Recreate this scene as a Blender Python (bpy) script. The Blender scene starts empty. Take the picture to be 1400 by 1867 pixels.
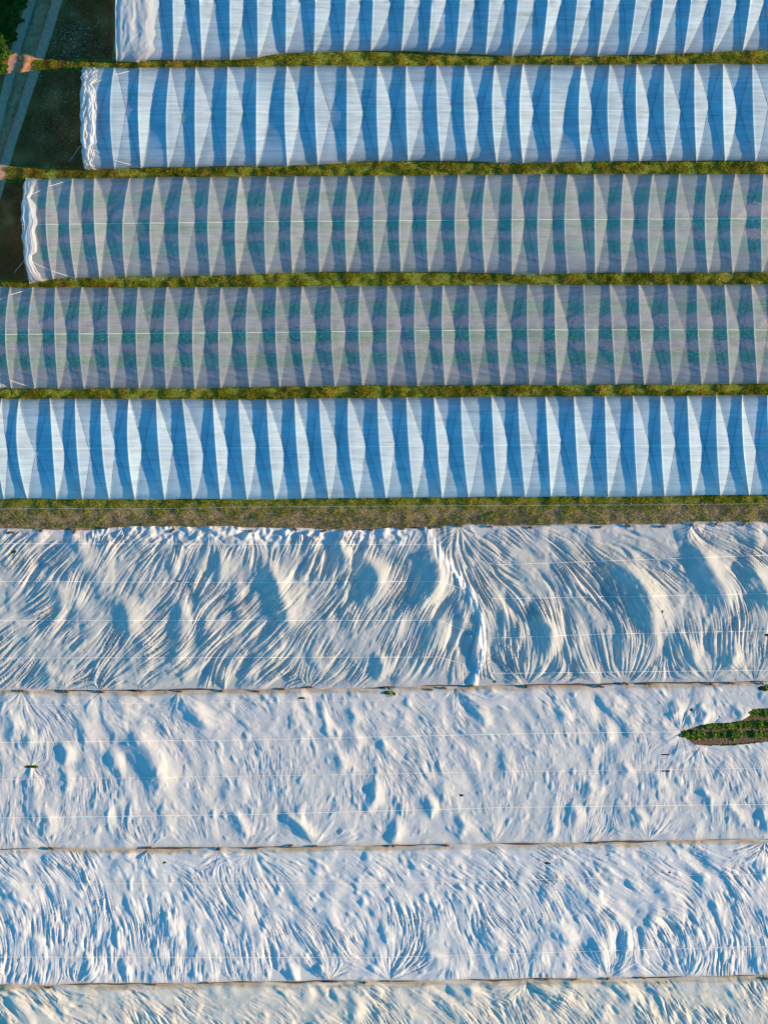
import bpy, math, random
import numpy as np

rng = np.random.default_rng(7)
random.seed(7)

# ---------------------------------------------------------------- camera, sky, sun, exposure
SC = bpy.context.scene
COL = SC.collection
H = 320.0            # flying height of the camera, metres
PPM = 24.0           # photo pixels per metre on the ground
SUN_EL = 14.5
cam = bpy.data.cameras.new('camera')
camo = bpy.data.objects.new('camera', cam)
COL.objects.link(camo)
camo.location = (0, 0, H)
cam.sensor_fit = 'HORIZONTAL'
cam.sensor_width = 36.0
cam.lens = 36.0 * H / (1400.0 / PPM)
cam.clip_start = 1.0
cam.clip_end = 3000.0
SC.camera = camo

world = bpy.data.worlds.new('World')
SC.world = world
world.use_nodes = True
wn = world.node_tree
bg = wn.nodes['Background']
sky = wn.nodes.new('ShaderNodeTexSky')
sky.sky_type = 'NISHITA'
sky.sun_disc = False
sky.sun_elevation = math.radians(SUN_EL)
sky.sun_rotation = math.radians(90)
sky.ozone_density = 6.0
sky.dust_density = 0.1
sky.air_density = 1.0
tint = wn.nodes.new('ShaderNodeMix')
tint.data_type = 'RGBA'
tint.blend_type = 'MULTIPLY'
tint.inputs[0].default_value = 1.0
tint.inputs[7].default_value = (0.32, 1.16, 1.11, 1)
wn.links.new(sky.outputs[0], tint.inputs[6])
wn.links.new(tint.outputs[2], bg.inputs[0])
bg.inputs[1].default_value = 0.14

sd = bpy.data.lights.new('sun', 'SUN')
sd.energy = 5.0
sd.angle = math.radians(0.5)
sd.color = (1.0, 0.73, 0.42)
so = bpy.data.objects.new('sun', sd)
COL.objects.link(so)
so.location = (60, 0, 60)
so.rotation_euler = (0, math.radians(90 - SUN_EL), 0)

SC.view_settings.view_transform = 'Standard'
SC.view_settings.look = 'None'
SC.view_settings.exposure = 1.0
SC.view_settings.gamma = 1.0
SC.cycles.max_bounces = 8
SC.cycles.transparent_max_bounces = 16


# ---------------------------------------------------------------- helpers
def wx(px): return (np.asarray(px, float) - 700.0) / PPM
def wy(py): return (933.5 - np.asarray(py, float)) / PPM


def link(name, me, mat=None, parent=None):
    o = bpy.data.objects.new(name, me)
    COL.objects.link(o)
    if mat is not None and len(me.materials) == 0:
        me.materials.append(mat)
    if parent is not None:
        o.parent = parent
    return o


def mesh_np(name, verts, faces, smooth=True, attrs=None, mat=None):
    """verts (N,3), faces (M,k) -> mesh"""
    verts = np.asarray(verts, np.float32)
    faces = np.asarray(faces, np.int32)
    me = bpy.data.meshes.new(name)
    me.vertices.add(len(verts))
    me.vertices.foreach_set('co', verts.ravel())
    k = faces.shape[1]
    me.loops.add(faces.size)
    me.loops.foreach_set('vertex_index', faces.ravel())
    me.polygons.add(len(faces))
    me.polygons.foreach_set('loop_start', np.arange(0, faces.size, k, dtype=np.int32))
    me.polygons.foreach_set('use_smooth', np.full(len(faces), smooth, dtype=bool))
    if attrs:
        for an, av in attrs.items():
            a = me.attributes.new(an, 'FLOAT', 'POINT')
            a.data.foreach_set('value', np.asarray(av, np.float32))
    me.update(calc_edges=True)
    me.validate()
    if mat is not None:
        me.materials.append(mat)
    return me


def grid_faces(nu, nv, mask=None):
    """nu rows, nv columns, vertex index = i*nv+j ; mask (nu-1,nv-1) keeps faces"""
    i, j = np.meshgrid(np.arange(nu - 1), np.arange(nv - 1), indexing='ij')
    if mask is not None:
        i, j = i[mask], j[mask]
    else:
        i, j = i.ravel(), j.ravel()
    a = i * nv + j
    return np.stack([a, a + 1, a + nv + 1, a + nv], axis=1)


def compact(verts, faces, attrs):
    used = np.unique(faces)
    remap = np.full(len(verts), -1, np.int64)
    remap[used] = np.arange(len(used))
    return verts[used], remap[faces], {k: v[used] for k, v in attrs.items()}


def tube_arrays(pts, r, n=6):
    pts = np.asarray(pts, float)
    m = len(pts)
    r = np.broadcast_to(np.asarray(r, float), (m,))
    t = np.gradient(pts, axis=0)
    t /= np.linalg.norm(t, axis=1)[:, None] + 1e-9
    up = np.tile(np.array([0.0, 0.0, 1.0]), (m, 1))
    bad = np.abs(t[:, 2]) > 0.95
    up[bad] = (1.0, 0.0, 0.0)
    a = np.cross(t, up)
    a /= np.linalg.norm(a, axis=1)[:, None] + 1e-9
    b = np.cross(a, t)
    ang = np.linspace(0, 2 * np.pi, n, endpoint=False)
    v = pts[:, None, :] + r[:, None, None] * (np.cos(ang)[None, :, None] * a[:, None, :] + np.sin(ang)[None, :, None] * b[:, None, :])
    v = v.reshape(-1, 3)
    i, j = np.meshgrid(np.arange(m - 1), np.arange(n), indexing='ij')
    i, j = i.ravel(), j.ravel()
    j2 = (j + 1) % n
    f = np.stack([i * n + j, i * n + j2, (i + 1) * n + j2, (i + 1) * n + j], axis=1)
    return v, f


def tube(name, pts, r, mat, parent=None, n=6):
    v, f = tube_arrays(pts, r, n)
    return link(name, mesh_np(name, v, f, True, mat=mat), None, parent)


def multi_tube(name, plist, r, mat, parent=None, n=5):
    V, F, off = [], [], 0
    for p in plist:
        v, f = tube_arrays(p, r, n)
        V.append(v); F.append(f + off); off += len(v)
    return link(name, mesh_np(name, np.vstack(V), np.vstack(F), True, mat=mat), None, parent)


def tag(o, label=None, cat=None, group=None, kind=None):
    if label: o['label'] = label
    if cat: o['category'] = cat
    if group: o['group'] = group
    if kind: o['kind'] = kind
    return o


def empty(name, loc):
    o = bpy.data.objects.new(name, None)
    COL.objects.link(o)
    o.location = loc
    o.empty_display_size = 0.5
    return o


def blur(a, s):
    """gaussian blur through FFT, s = sigma in cells (scalar or (sy,sx))"""
    if np.isscalar(s): s = (s, s)
    py, px = int(4 * s[0]) + 1, int(4 * s[1]) + 1
    b = np.pad(a, ((py, py), (px, px)), mode='reflect' if min(a.shape) > max(py, px) else 'edge')
    fy = np.fft.fftfreq(b.shape[0])[:, None]
    fx = np.fft.rfftfreq(b.shape[1])[None, :]
    g = np.exp(-2 * (np.pi ** 2) * ((fy * s[0]) ** 2 + (fx * s[1]) ** 2))
    c = np.fft.irfft2(np.fft.rfft2(b) * g, s=b.shape)
    return c[py:py + a.shape[0], px:px + a.shape[1]]


def nz(shape, s, r=None):
    a = blur((r or rng).standard_normal(shape), s)
    return (a - a.mean()) / (a.std() + 1e-9)


def lerpk(knots):
    xs = [k[0] for k in knots]; ys = [k[1] for k in knots]
    return lambda x: np.interp(x, xs, ys)


# ---------------------------------------------------------------- materials
def new_mat(name):
    m = bpy.data.materials.new(name)
    m.use_nodes = True
    nt = m.node_tree
    nt.nodes.clear()
    out = nt.nodes.new('ShaderNodeOutputMaterial')
    return m, nt, out


def N(nt, t, **kw):
    n = nt.nodes.new(t)
    for k, v in kw.items():
        setattr(n, k, v)
    return n


def pos_noise(nt, scale, detail=4.0, stretch=(1, 1, 1), rough=0.55):
    g = N(nt, 'ShaderNodeNewGeometry')
    mp = N(nt, 'ShaderNodeMapping')
    mp.inputs['Scale'].default_value = stretch
    no = N(nt, 'ShaderNodeTexNoise')
    no.inputs['Scale'].default_value = scale
    no.inputs['Detail'].default_value = detail
    no.inputs['Roughness'].default_value = rough
    nt.links.new(g.outputs['Position'], mp.inputs['Vector'])
    nt.links.new(mp.outputs[0], no.inputs['Vector'])
    return no


def ramp(nt, src, stops):
    r = N(nt, 'ShaderNodeValToRGB')
    el = r.color_ramp.elements
    while len(el) < len(stops):
        el.new(0.5)
    for e, (p, c) in zip(el, stops):
        e.position = p
        e.color = (*c, 1)
    nt.links.new(src, r.inputs[0])
    return r


def mixc(nt, fac, a, b):
    m = N(nt, 'ShaderNodeMix', data_type='RGBA')
    if hasattr(fac, 'links') or hasattr(fac, 'is_output'): nt.links.new(fac, m.inputs[0])
    else: m.inputs[0].default_value = fac
    for v, i in ((a, 6), (b, 7)):
        if hasattr(v, 'is_output'): nt.links.new(v, m.inputs[i])
        else: m.inputs[i].default_value = (*v, 1)
    return m.outputs[2]


def film_mat(name, tint, clear, transl, rough=0.3, spec=0.5, streak=0.12, bump=0.25):
    """greenhouse film: diffuse + translucent + a clear share one sees through"""
    m, nt, out = new_mat(name)
    L = nt.links
    st = pos_noise(nt, 1.0, 3.0, (0.35, 9.0, 3.0))
    blot = pos_noise(nt, 0.6, 3.0)
    dst = pos_noise(nt, 1.0, 5.0, (0.5, 2.2, 1.0), 0.65)
    c0 = ramp(nt, blot.outputs['Fac'], [(0.3, tuple(0.86 * c for c in tint)), (0.7, tint)])
    col = ramp(nt, dst.outputs['Fac'], [(0.30, (0.80, 0.80, 0.78)), (0.52, (1.0, 1.0, 1.0))])
    mul = N(nt, 'ShaderNodeMix', data_type='RGBA', blend_type='MULTIPLY')
    mul.inputs[0].default_value = 1.0
    L.new(c0.outputs[0], mul.inputs[6]); L.new(col.outputs[0], mul.inputs[7])
    bm = N(nt, 'ShaderNodeBump')
    bm.inputs['Strength'].default_value = bump
    bm.inputs['Distance'].default_value = 0.05
    L.new(st.outputs['Fac'], bm.inputs['Height'])
    pr = N(nt, 'ShaderNodeBsdfPrincipled')
    pr.inputs['Roughness'].default_value = rough
    pr.inputs['Specular IOR Level'].default_value = spec
    L.new(mul.outputs[2], pr.inputs['Base Color'])
    L.new(bm.outputs[0], pr.inputs['Normal'])
    tr = N(nt, 'ShaderNodeBsdfTranslucent')
    L.new(mul.outputs[2], tr.inputs['Color'])
    m1 = N(nt, 'ShaderNodeMixShader')
    m1.inputs[0].default_value = transl
    L.new(pr.outputs[0], m1.inputs[1]); L.new(tr.outputs[0], m1.inputs[2])
    tp = N(nt, 'ShaderNodeBsdfTransparent')
    m2 = N(nt, 'ShaderNodeMixShader')
    rg = N(nt, 'ShaderNodeMapRange')
    rg.inputs['From Min'].default_value = 0.3
    rg.inputs['From Max'].default_value = 0.7
    rg.inputs['To Min'].default_value = max(0.0, clear - streak)
    rg.inputs['To Max'].default_value = clear + streak
    st2 = pos_noise(nt, 1.0, 4.0, (0.25, 6.0, 1.0))
    L.new(st2.outputs['Fac'], rg.inputs[0])
    # seen edge-on the film is thicker along the ray and hides more
    lw = N(nt, 'ShaderNodeLayerWeight')
    lw.inputs['Blend'].default_value = 0.5
    sq = N(nt, 'ShaderNodeMath', operation='MULTIPLY')
    L.new(lw.outputs['Facing'], sq.inputs[0]); L.new(lw.outputs['Facing'], sq.inputs[1])
    om = N(nt, 'ShaderNodeMath', operation='MULTIPLY_ADD')
    L.new(sq.outputs[0], om.inputs[0]); om.inputs[1].default_value = -1.0; om.inputs[2].default_value = 1.0
    fx = N(nt, 'ShaderNodeMath', operation='MULTIPLY')
    L.new(rg.outputs[0], fx.inputs[0]); L.new(om.outputs[0], fx.inputs[1])
    L.new(fx.outputs[0], m2.inputs[0])
    L.new(m1.outputs[0], m2.inputs[1]); L.new(tp.outputs[0], m2.inputs[2])
    L.new(m2.outputs[0], out.inputs[0])
    return m


def fleece_mat(name, tint, dirtcol, clear, transl=0.2):
    m, nt, out = new_mat(name)
    L = nt.links
    blot = pos_noise(nt, 0.9, 5.0)
    col = ramp(nt, blot.outputs['Fac'], [(0.3, tuple(0.9 * c for c in tint)), (0.7, tint)])
    at = N(nt, 'ShaderNodeAttribute', attribute_name='dirt')
    c2 = mixc(nt, at.outputs['Fac'], col.outputs[0], dirtcol)
    fine = pos_noise(nt, 14.0, 3.0)
    bm = N(nt, 'ShaderNodeBump')
    bm.inputs['Strength'].default_value = 0.25
    bm.inputs['Distance'].default_value = 0.03
    L.new(fine.outputs['Fac'], bm.inputs['Height'])
    pr = N(nt, 'ShaderNodeBsdfPrincipled')
    pr.inputs['Roughness'].default_value = 0.75
    pr.inputs['Specular IOR Level'].default_value = 0.2
    L.new(c2, pr.inputs['Base Color'])
    L.new(bm.outputs[0], pr.inputs['Normal'])
    tr = N(nt, 'ShaderNodeBsdfTranslucent')
    L.new(c2, tr.inputs['Color'])
    m1 = N(nt, 'ShaderNodeMixShader')
    m1.inputs[0].default_value = transl
    L.new(pr.outputs[0], m1.inputs[1]); L.new(tr.outputs[0], m1.inputs[2])
    tp = N(nt, 'ShaderNodeBsdfTransparent')
    m2 = N(nt, 'ShaderNodeMixShader')
    tk = N(nt, 'ShaderNodeAttribute', attribute_name='thick')     # doubled cloth lets less through
    mr = N(nt, 'ShaderNodeMapRange')
    mr.inputs['To Min'].default_value = clear
    mr.inputs['To Max'].default_value = clear * 0.15
    L.new(tk.outputs['Fac'], mr.inputs[0]); L.new(mr.outputs[0], m2.inputs[0])
    L.new(m1.outputs[0], m2.inputs[1]); L.new(tp.outputs[0], m2.inputs[2])
    L.new(m2.outputs[0], out.inputs[0])
    return m


def plain_mat(name, stops, scale=3.0, rough=0.9, bump=0.0, bscale=20.0, spec=0.2, detail=5.0, stretch=(1, 1, 1), metal=0.0, bdist=0.05):
    m, nt, out = new_mat(name)
    no = pos_noise(nt, scale, detail, stretch)
    col = ramp(nt, no.outputs['Fac'], stops)
    pr = N(nt, 'ShaderNodeBsdfPrincipled')
    pr.inputs['Roughness'].default_value = rough
    pr.inputs['Specular IOR Level'].default_value = spec
    pr.inputs['Metallic'].default_value = metal
    nt.links.new(col.outputs[0], pr.inputs['Base Color'])
    if bump:
        b = N(nt, 'ShaderNodeBump')
        b.inputs['Strength'].default_value = bump
        b.inputs['Distance'].default_value = bdist
        n2 = pos_noise(nt, bscale, 4.0)
        nt.links.new(n2.outputs['Fac'], b.inputs['Height'])
        nt.links.new(b.outputs[0], pr.inputs['Normal'])
    nt.links.new(pr.outputs[0], out.inputs[0])
    return m


def leaf_mat(name, c0, c1, c2, scale=1.2, transl=0.3):
    """blade / leaf colour: a patchy ground noise plus a per-blade random value"""
    m, nt, out = new_mat(name)
    L = nt.links
    no = pos_noise(nt, scale, 4.0)
    at = N(nt, 'ShaderNodeAttribute', attribute_name='rnd')
    add = N(nt, 'ShaderNodeMath', operation='MULTIPLY_ADD')
    add.inputs[1].default_value = 0.45
    L.new(at.outputs['Fac'], add.inputs[0])
    sub = N(nt, 'ShaderNodeMath', operation='SUBTRACT')
    L.new(no.outputs['Fac'], sub.inputs[0]); sub.inputs[1].default_value = 0.22
    L.new(sub.outputs[0], add.inputs[2])
    col = ramp(nt, add.outputs[0], [(0.2, c0), (0.5, c1), (0.8, c2)])
    d = N(nt, 'ShaderNodeBsdfDiffuse')
    t = N(nt, 'ShaderNodeBsdfTranslucent')
    L.new(col.outputs[0], d.inputs['Color']); L.new(col.outputs[0], t.inputs['Color'])
    mx = N(nt, 'ShaderNodeMixShader')
    mx.inputs[0].default_value = transl
    L.new(d.outputs[0], mx.inputs[1]); L.new(t.outputs[0], mx.inputs[2])
    L.new(mx.outputs[0], out.inputs[0])
    return m


M = {}
M['film_new'] = film_mat('blue_white_film', (0.55, 0.67, 0.76), 0.27, 0.06, streak=0.13)
M['film_new2'] = film_mat('blue_white_film_low', (0.55, 0.67, 0.76), 0.23, 0.06, streak=0.11)
M['film_old'] = film_mat('weathered_clear_film', (0.62, 0.66, 0.67), 0.56, 0.16, streak=0.05)
M['film_old2'] = film_mat('weathered_clearer_film', (0.60, 0.64, 0.66), 0.63, 0.16, streak=0.05)
M['bunch'] = fleece_mat('bunched_white_film', (0.76, 0.72, 0.69), (0.5, 0.4, 0.3), 0.06, 0.3)
M['rope'] = plain_mat('dark_rope', [(0.3, (0.05, 0.07, 0.10)), (0.7, (0.10, 0.12, 0.15))])
M['cord'] = plain_mat('white_cord', [(0.3, (0.75, 0.75, 0.72)), (0.7, (0.85, 0.85, 0.82))])
M['steel'] = plain_mat('galvanised_steel', [(0.3, (0.45, 0.46, 0.47)), (0.7, (0.6, 0.6, 0.6))], rough=0.4, metal=0.6, spec=0.5)
M['bedsoil'] = plain_mat('tunnel_bed_soil', [(0.3, (0.26, 0.19, 0.20)), (0.7, (0.38, 0.28, 0.29))], 2.5, bump=0.4, bscale=9.0)
M['soil'] = plain_mat('bed_soil', [(0.3, (0.08, 0.055, 0.045)), (0.7, (0.16, 0.11, 0.09))], 2.5, bump=0.6, bscale=9.0)
M['earth'] = plain_mat('dark_earth', [(0.3, (0.36, 0.12, 0.045)), (0.5, (0.26, 0.12, 0.03)), (0.75, (0.32, 0.17, 0.05))], 0.7, bump=0.6, bscale=12.0)
M['track'] = plain_mat('track_dirt', [(0.3, (0.48, 0.24, 0.14)), (0.7, (0.64, 0.34, 0.205))], 3.0, bump=0.7, bscale=14.0)
M['bank'] = plain_mat('dry_bank', [(0.3, (0.26, 0.12, 0.05)), (0.55, (0.44, 0.21, 0.10)), (0.75, (0.58, 0.28, 0.16))], 4.0, bump=0.8, bscale=16.0)
M['sack'] = plain_mat('brown_sack', [(0.3, (0.05, 0.04, 0.035)), (0.7, (0.16, 0.12, 0.09))], 8.0, bump=0.4)
M['grass'] = leaf_mat('verge_grass', (0.09, 0.16, 0.012), (0.29, 0.33, 0.03), (0.58, 0.48, 0.10), 0.8, 0.45)
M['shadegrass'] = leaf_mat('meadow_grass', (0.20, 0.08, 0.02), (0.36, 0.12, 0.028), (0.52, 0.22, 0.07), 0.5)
M['straw'] = leaf_mat('dry_straw', (0.15, 0.12, 0.04), (0.32, 0.24, 0.10), (0.52, 0.39, 0.24), 1.4, 0.3)
M['hedge'] = leaf_mat('hedge_leaf', (0.02, 0.055, 0.008), (0.05, 0.12, 0.016), (0.10, 0.20, 0.03), 1.2)
M['crop'] = leaf_mat('crop_leaf', (0.03, 0.26, 0.05), (0.05, 0.38, 0.08), (0.16, 0.50, 0.10), 1.0)
M['opencrop'] = leaf_mat('open_crop_leaf', (0.03, 0.09, 0.012), (0.10, 0.19, 0.025), (0.36, 0.36, 0.05), 2.5)
M['daisy'] = plain_mat('daisy_white', [(0.3, (0.7, 0.72, 0.7)), (0.7, (0.85, 0.85, 0.8))])
M['fl6'] = fleece_mat('fleece_grey', (0.87, 0.845, 0.82), (0.55, 0.40, 0.26), 0.36)
M['fl7'] = fleece_mat('fleece_white', (0.79, 0.755, 0.71), (0.62, 0.46, 0.30), 0.08)
M['fl8'] = fleece_mat('fleece_bright', (0.83, 0.80, 0.76), (0.64, 0.48, 0.30), 0.06)
M['fl9'] = fleece_mat('fleece_cream', (0.87, 0.80, 0.67), (0.62, 0.46, 0.28), 0.06)


# ---------------------------------------------------------------- ground
def sheet_poly(name, pts, z, mat, kind='structure'):
    me = bpy.data.meshes.new(name)
    me.from_pydata([(x, y, z) for x, y in pts], [], [list(range(len(pts)))])
    me.update()
    if me.polygons[0].normal.z < 0:
        me.flip_normals()
    return tag(link(name, me, mat), kind=kind)


sheet_poly('ground', [(-900, -900), (900, -900), (900, 900), (-900, 900)], 0.0, M['earth'])


def strip_mesh(name, xs, y0, y1, z, mat):
    v = np.concatenate([np.stack([xs, y0, np.full_like(xs, z)], 1), np.stack([xs, y1, np.full_like(xs, z)], 1)])
    n = len(xs)
    f = np.stack([np.arange(n - 1), np.arange(1, n), n + np.arange(1, n), n + np.arange(n - 1)], 1)
    return tag(link(name, mesh_np(name, v, f, False, mat=mat)), kind='structure')


# wheel ruts of the farm track, top left
def rut(name, cl, w):
    cl = np.array(cl, float)
    t = np.linspace(0, 1, 60)
    d = np.linspace(0, 1, len(cl))
    x = np.interp(t, d, cl[:, 0]); y = np.interp(t, d, cl[:, 1])
    wob = blur(rng.standard_normal((1, 60)), (0.01, 2))[0] * 1.6
    wob2 = blur(rng.standard_normal((1, 60)), (0.01, 2))[0] * 1.6
    L = np.stack([wx(x - w / 2 + wob), wy(y), np.full(60, 0.006)], 1)
    R = np.stack([wx(x + w / 2 + wob2), wy(y), np.full(60, 0.006)], 1)
    v = np.concatenate([L, R])
    a = np.arange(59)
    return tag(link(name, mesh_np(name, v, np.stack([a, a + 60, a + 61, a + 1], 1)[:, ::-1], False, mat=M['track'])), kind='structure')


RUTL = [(73, -60), (57, 0), (31, 84), (11, 168), (-8, 240), (-40, 330)]
RUTR = [(122, -60), (104, 0), (78, 84), (56, 150), (37, 210), (18, 268), (3, 320), (-20, 400)]
rut('track_rut', RUTL, 17)
rut('track_rut', RUTR, 19)
rl = lambda y: np.interp(y, [p[1] for p in RUTL], [p[0] for p in RUTL])
rr = lambda y: np.interp(y, [p[1] for p in RUTR], [p[0] for p in RUTR])

# raised middle of the track: a low bank of dry ground between the ruts
ys = np.linspace(-60, 330, 160)
cs = np.linspace(-1, 1, 13)
hump = nz((160, 13), (2.0, 1.2)) * 0.02
a_, b_ = rl(ys) + 9, rr(ys) - 9
V = np.zeros((160, 13, 3))
for j, c in enumerate(cs):
    px = (a_ + b_) / 2 + c * (b_ - a_) / 2 * 1.02
    V[:, j, 0] = wx(px); V[:, j, 1] = wy(ys)
    V[:, j, 2] = 0.012 + (1 - abs(c) ** 3) * (0.13 + hump[:, j])
tag(link('track_bank', mesh_np('track_bank', V.reshape(-1, 3), grid_faces(160, 13)[:, ::-1], True, mat=M['bank'])), kind='structure')


# ---------------------------------------------------------------- grass blades and leaves
def blades(px, py, h, w, tilt=1.0, z0=0.0):
    n = len(px)
    x, y = wx(px), wy(py)
    a = rng.uniform(0, 2 * np.pi, n)
    d = rng.uniform(0, 2 * np.pi, n)
    hh = h * rng.uniform(0.5, 1.25, n)
    ww = w * rng.uniform(0.6, 1.3, n)
    tl = tilt * hh * rng.uniform(0.3, 1.4, n)
    z = np.broadcast_to(np.asarray(z0, float), (n,))
    b0 = np.stack([x - np.cos(a) * ww / 2, y - np.sin(a) * ww / 2, z], 1)
    b1 = np.stack([x + np.cos(a) * ww / 2, y + np.sin(a) * ww / 2, z], 1)
    tp = np.stack([x + np.cos(d) * tl, y + np.sin(d) * tl, z + hh], 1)
    V = np.stack([b0, b1, tp], 1).reshape(-1, 3)
    F = np.arange(3 * n).reshape(-1, 3)
    R = np.repeat(rng.uniform(0, 1, n), 3)
    return V, F, R


def leaves(x, y, z, size, flat=0.6):
    """rhombic leaves in world coordinates"""
    n = len(x)
    s = size * rng.uniform(0.6, 1.35, n)
    a = rng.uniform(0, 2 * np.pi, n)
    pit = rng.uniform(-flat, flat, n)
    rol = rng.uniform(-flat, flat, n)
    u = np.stack([np.cos(a) * np.cos(pit), np.sin(a) * np.cos(pit), np.sin(pit)], 1)
    v0 = np.stack([-np.sin(a), np.cos(a), np.zeros(n)], 1)
    nrm = np.cross(u, v0)
    v = v0 * np.cos(rol)[:, None] + nrm * np.sin(rol)[:, None]
    c = np.stack([x, y, z], 1)
    P = np.stack([c - u * s[:, None] * 0.5, c + v * s[:, None] * 0.33, c + u * s[:, None] * 0.5, c - v * s[:, None] * 0.33], 1).reshape(-1, 3)
    F = np.arange(4 * n).reshape(-1, 4)
    return P, F, np.repeat(rng.uniform(0, 1, n), 4)


def sample_band(x0, x1, ftop, fbot, n, skew=1.0):
    px = rng.uniform(x0, x1, n)
    t = rng.uniform(0, 1, n) ** skew
    return px, ftop(px) * (1 - t) + fbot(px) * t


# outline of each tunnel in photo pixels: top, ridge and bottom lines as knots, hoops as (top, ridge, bottom)
T1_bot = lerpk([(190, 112), (316, 110), (420, 107), (470, 104), (520, 97), (600, 94), (700, 92), (780, 94), (830, 98), (933, 101), (1089, 101), (1193, 100), (1298, 95), (1400, 90), (1700, 88)])
T2_top = lerpk([(140, 124), (460, 121), (930, 118), (1400, 117), (1700, 116)])
T2_bot = lerpk([(140, 308), (257, 306), (460, 302), (523, 302), (632, 295), (740, 293), (850, 294), (900, 296), (1400, 293), (1700, 291)])
T3_top = lerpk([(40, 327), (300, 323), (460, 322), (930, 318), (1400, 317), (1700, 316)])
T3_bot = lerpk([(40, 515), (100, 509), (230, 504), (460, 501), (540, 496), (800, 496), (930, 499), (1400, 496), (1700, 494)])
T4_top = lerpk([(-60, 524), (450, 524), (930, 519), (1400, 519), (1700, 518)])
T4_bot = lerpk([(-60, 709), (460, 707), (600, 703), (930, 702), (1400, 700), (1700, 698)])
T5_top = lerpk([(-120, 727), (450, 728), (930, 723), (1400, 721), (1700, 720)])
T5_bot = lerpk([(-120, 908), (450, 911), (930, 906), (1400, 903), (1700, 901)])
C6_top = lerpk([(-60, 964), (0, 964), (60, 967), (135, 967), (190, 962), (300, 961), (450, 959), (520, 962), (591, 966), (680, 964), (760, 960), (850, 956), (1000, 957), (1150, 956), (1300, 952), (1460, 951)])
E67 = lerpk([(-60, 1259), (0, 1258), (250, 1260), (460, 1257), (700, 1253), (930, 1250), (1200, 1246), (1400, 1243), (1460, 1242)])
E78 = lerpk([(-60, 1550), (0, 1549), (280, 1547), (450, 1546), (800, 1541), (1100, 1537), (1250, 1533), (1400, 1530), (1460, 1528)])
E89 = lerpk([(-60, 1799), (0, 1798), (350, 1793), (700, 1790), (1000, 1786), (1400, 1779), (1460, 1778)])
C9_bot = lerpk([(-60, 2010), (1460, 1990)])


M['turf'] = plain_mat('turf', [(0.3, (0.10, 0.16, 0.02)), (0.5, (0.27, 0.31, 0.035)), (0.72, (0.44, 0.38, 0.08))], 5.0, bump=1.0, bscale=9.0, bdist=0.12, detail=6.0)
def verge_mat():
    """green near the tunnel, straw, then bare pale soil towards the fleece (attribute 'dry')"""
    m, nt, out = new_mat('drying_verge')
    L = nt.links
    no = pos_noise(nt, 4.5, 6.0)
    g = ramp(nt, no.outputs['Fac'], [(0.3, (0.07, 0.11, 0.015)), (0.5, (0.19, 0.21, 0.03)), (0.72, (0.33, 0.29, 0.07))])
    d = ramp(nt, no.outputs['Fac'], [(0.3, (0.16, 0.11, 0.05)), (0.5, (0.34, 0.23, 0.12)), (0.72, (0.56, 0.39, 0.26))])
    at = N(nt, 'ShaderNodeAttribute', attribute_name='dry')
    n2 = pos_noise(nt, 1.4, 5.0)
    a = N(nt, 'ShaderNodeMath', operation='MULTIPLY_ADD')
    L.new(n2.outputs['Fac'], a.inputs[0]); a.inputs[1].default_value = 0.9; L.new(at.outputs['Fac'], a.inputs[2])
    f = N(nt, 'ShaderNodeMapRange')
    f.inputs['From Min'].default_value = 0.66; f.inputs['From Max'].default_value = 0.98
    L.new(a.outputs[0], f.inputs[0])
    c = mixc(nt, f.outputs[0], g.outputs[0], d.outputs[0])
    b = N(nt, 'ShaderNodeBump'); b.inputs['Strength'].default_value = 1.0; b.inputs['Distance'].default_value = 0.1
    n3 = pos_noise(nt, 10.0, 4.0); L.new(n3.outputs['Fac'], b.inputs['Height'])
    pr = N(nt, 'ShaderNodeBsdfDiffuse'); L.new(c, pr.inputs['Color']); L.new(b.outputs[0], pr.inputs['Normal'])
    L.new(pr.outputs[0], out.inputs[0])
    return m


xs_ = np.linspace(-60, 1500, 200); ts_ = np.linspace(0, 1, 9)
PXv = np.broadcast_to(xs_[None, :], (9, 200)); PYv = (T5_bot(xs_) - 5)[None, :] * (1 - ts_[:, None]) + (C6_top(xs_) + 5)[None, :] * ts_[:, None]
tag(link('verge', mesh_np('verge', np.stack([wx(PXv), wy(PYv), np.full(PXv.shape, 0.008)], -1).reshape(-1, 3), grid_faces(9, 200)[:, ::-1], False, {'dry': np.broadcast_to(ts_[:, None], (9, 200)).ravel()}, verge_mat())), kind='structure')
for (ft_, fb_, x0_, z_, m_) in ((T1_bot, T2_top, 60, 0.008, 'turf'), (T2_bot, T3_top, 10, 0.008, 'turf'), (T3_bot, T4_top, -40, 0.008, 'turf'), (T4_bot, T5_top, -60, 0.008, 'turf')):
    xs_ = np.linspace(x0_, 1500, 80)
    strip_mesh('verge', wx(xs_), wy(ft_(xs_) - 5), wy(fb_(xs_) + 5), z_, M[m_])


def grass_strip(label, ftop, fbot, x0, x1, n, h, mat, w=0.05, edge=3, skew=1.0):
    px, py = sample_band(x0, x1, lambda x: ftop(x) - edge, lambda x: fbot(x) + edge, n, skew)
    clump = nz((60, 1700), (3, 5))
    k = clump[np.clip(((py - ftop(px)) * 0.6 + 10).astype(int), 0, 59), np.clip((px + 100).astype(int), 0, 1699)]
    hh = 0.8 * h * (1.0 + 0.85 * k)
    V, F, R = blades(px, py, np.clip(hh, 0.03, None), w)
    o = link('grass', mesh_np('grass', V, F, False, {'rnd': np.clip(R * 0.8 + 0.1 * np.repeat(k, 3) + 0.1, 0, 1)}, M[mat]))
    return tag(o, label, 'grass', kind='stuff')


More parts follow.
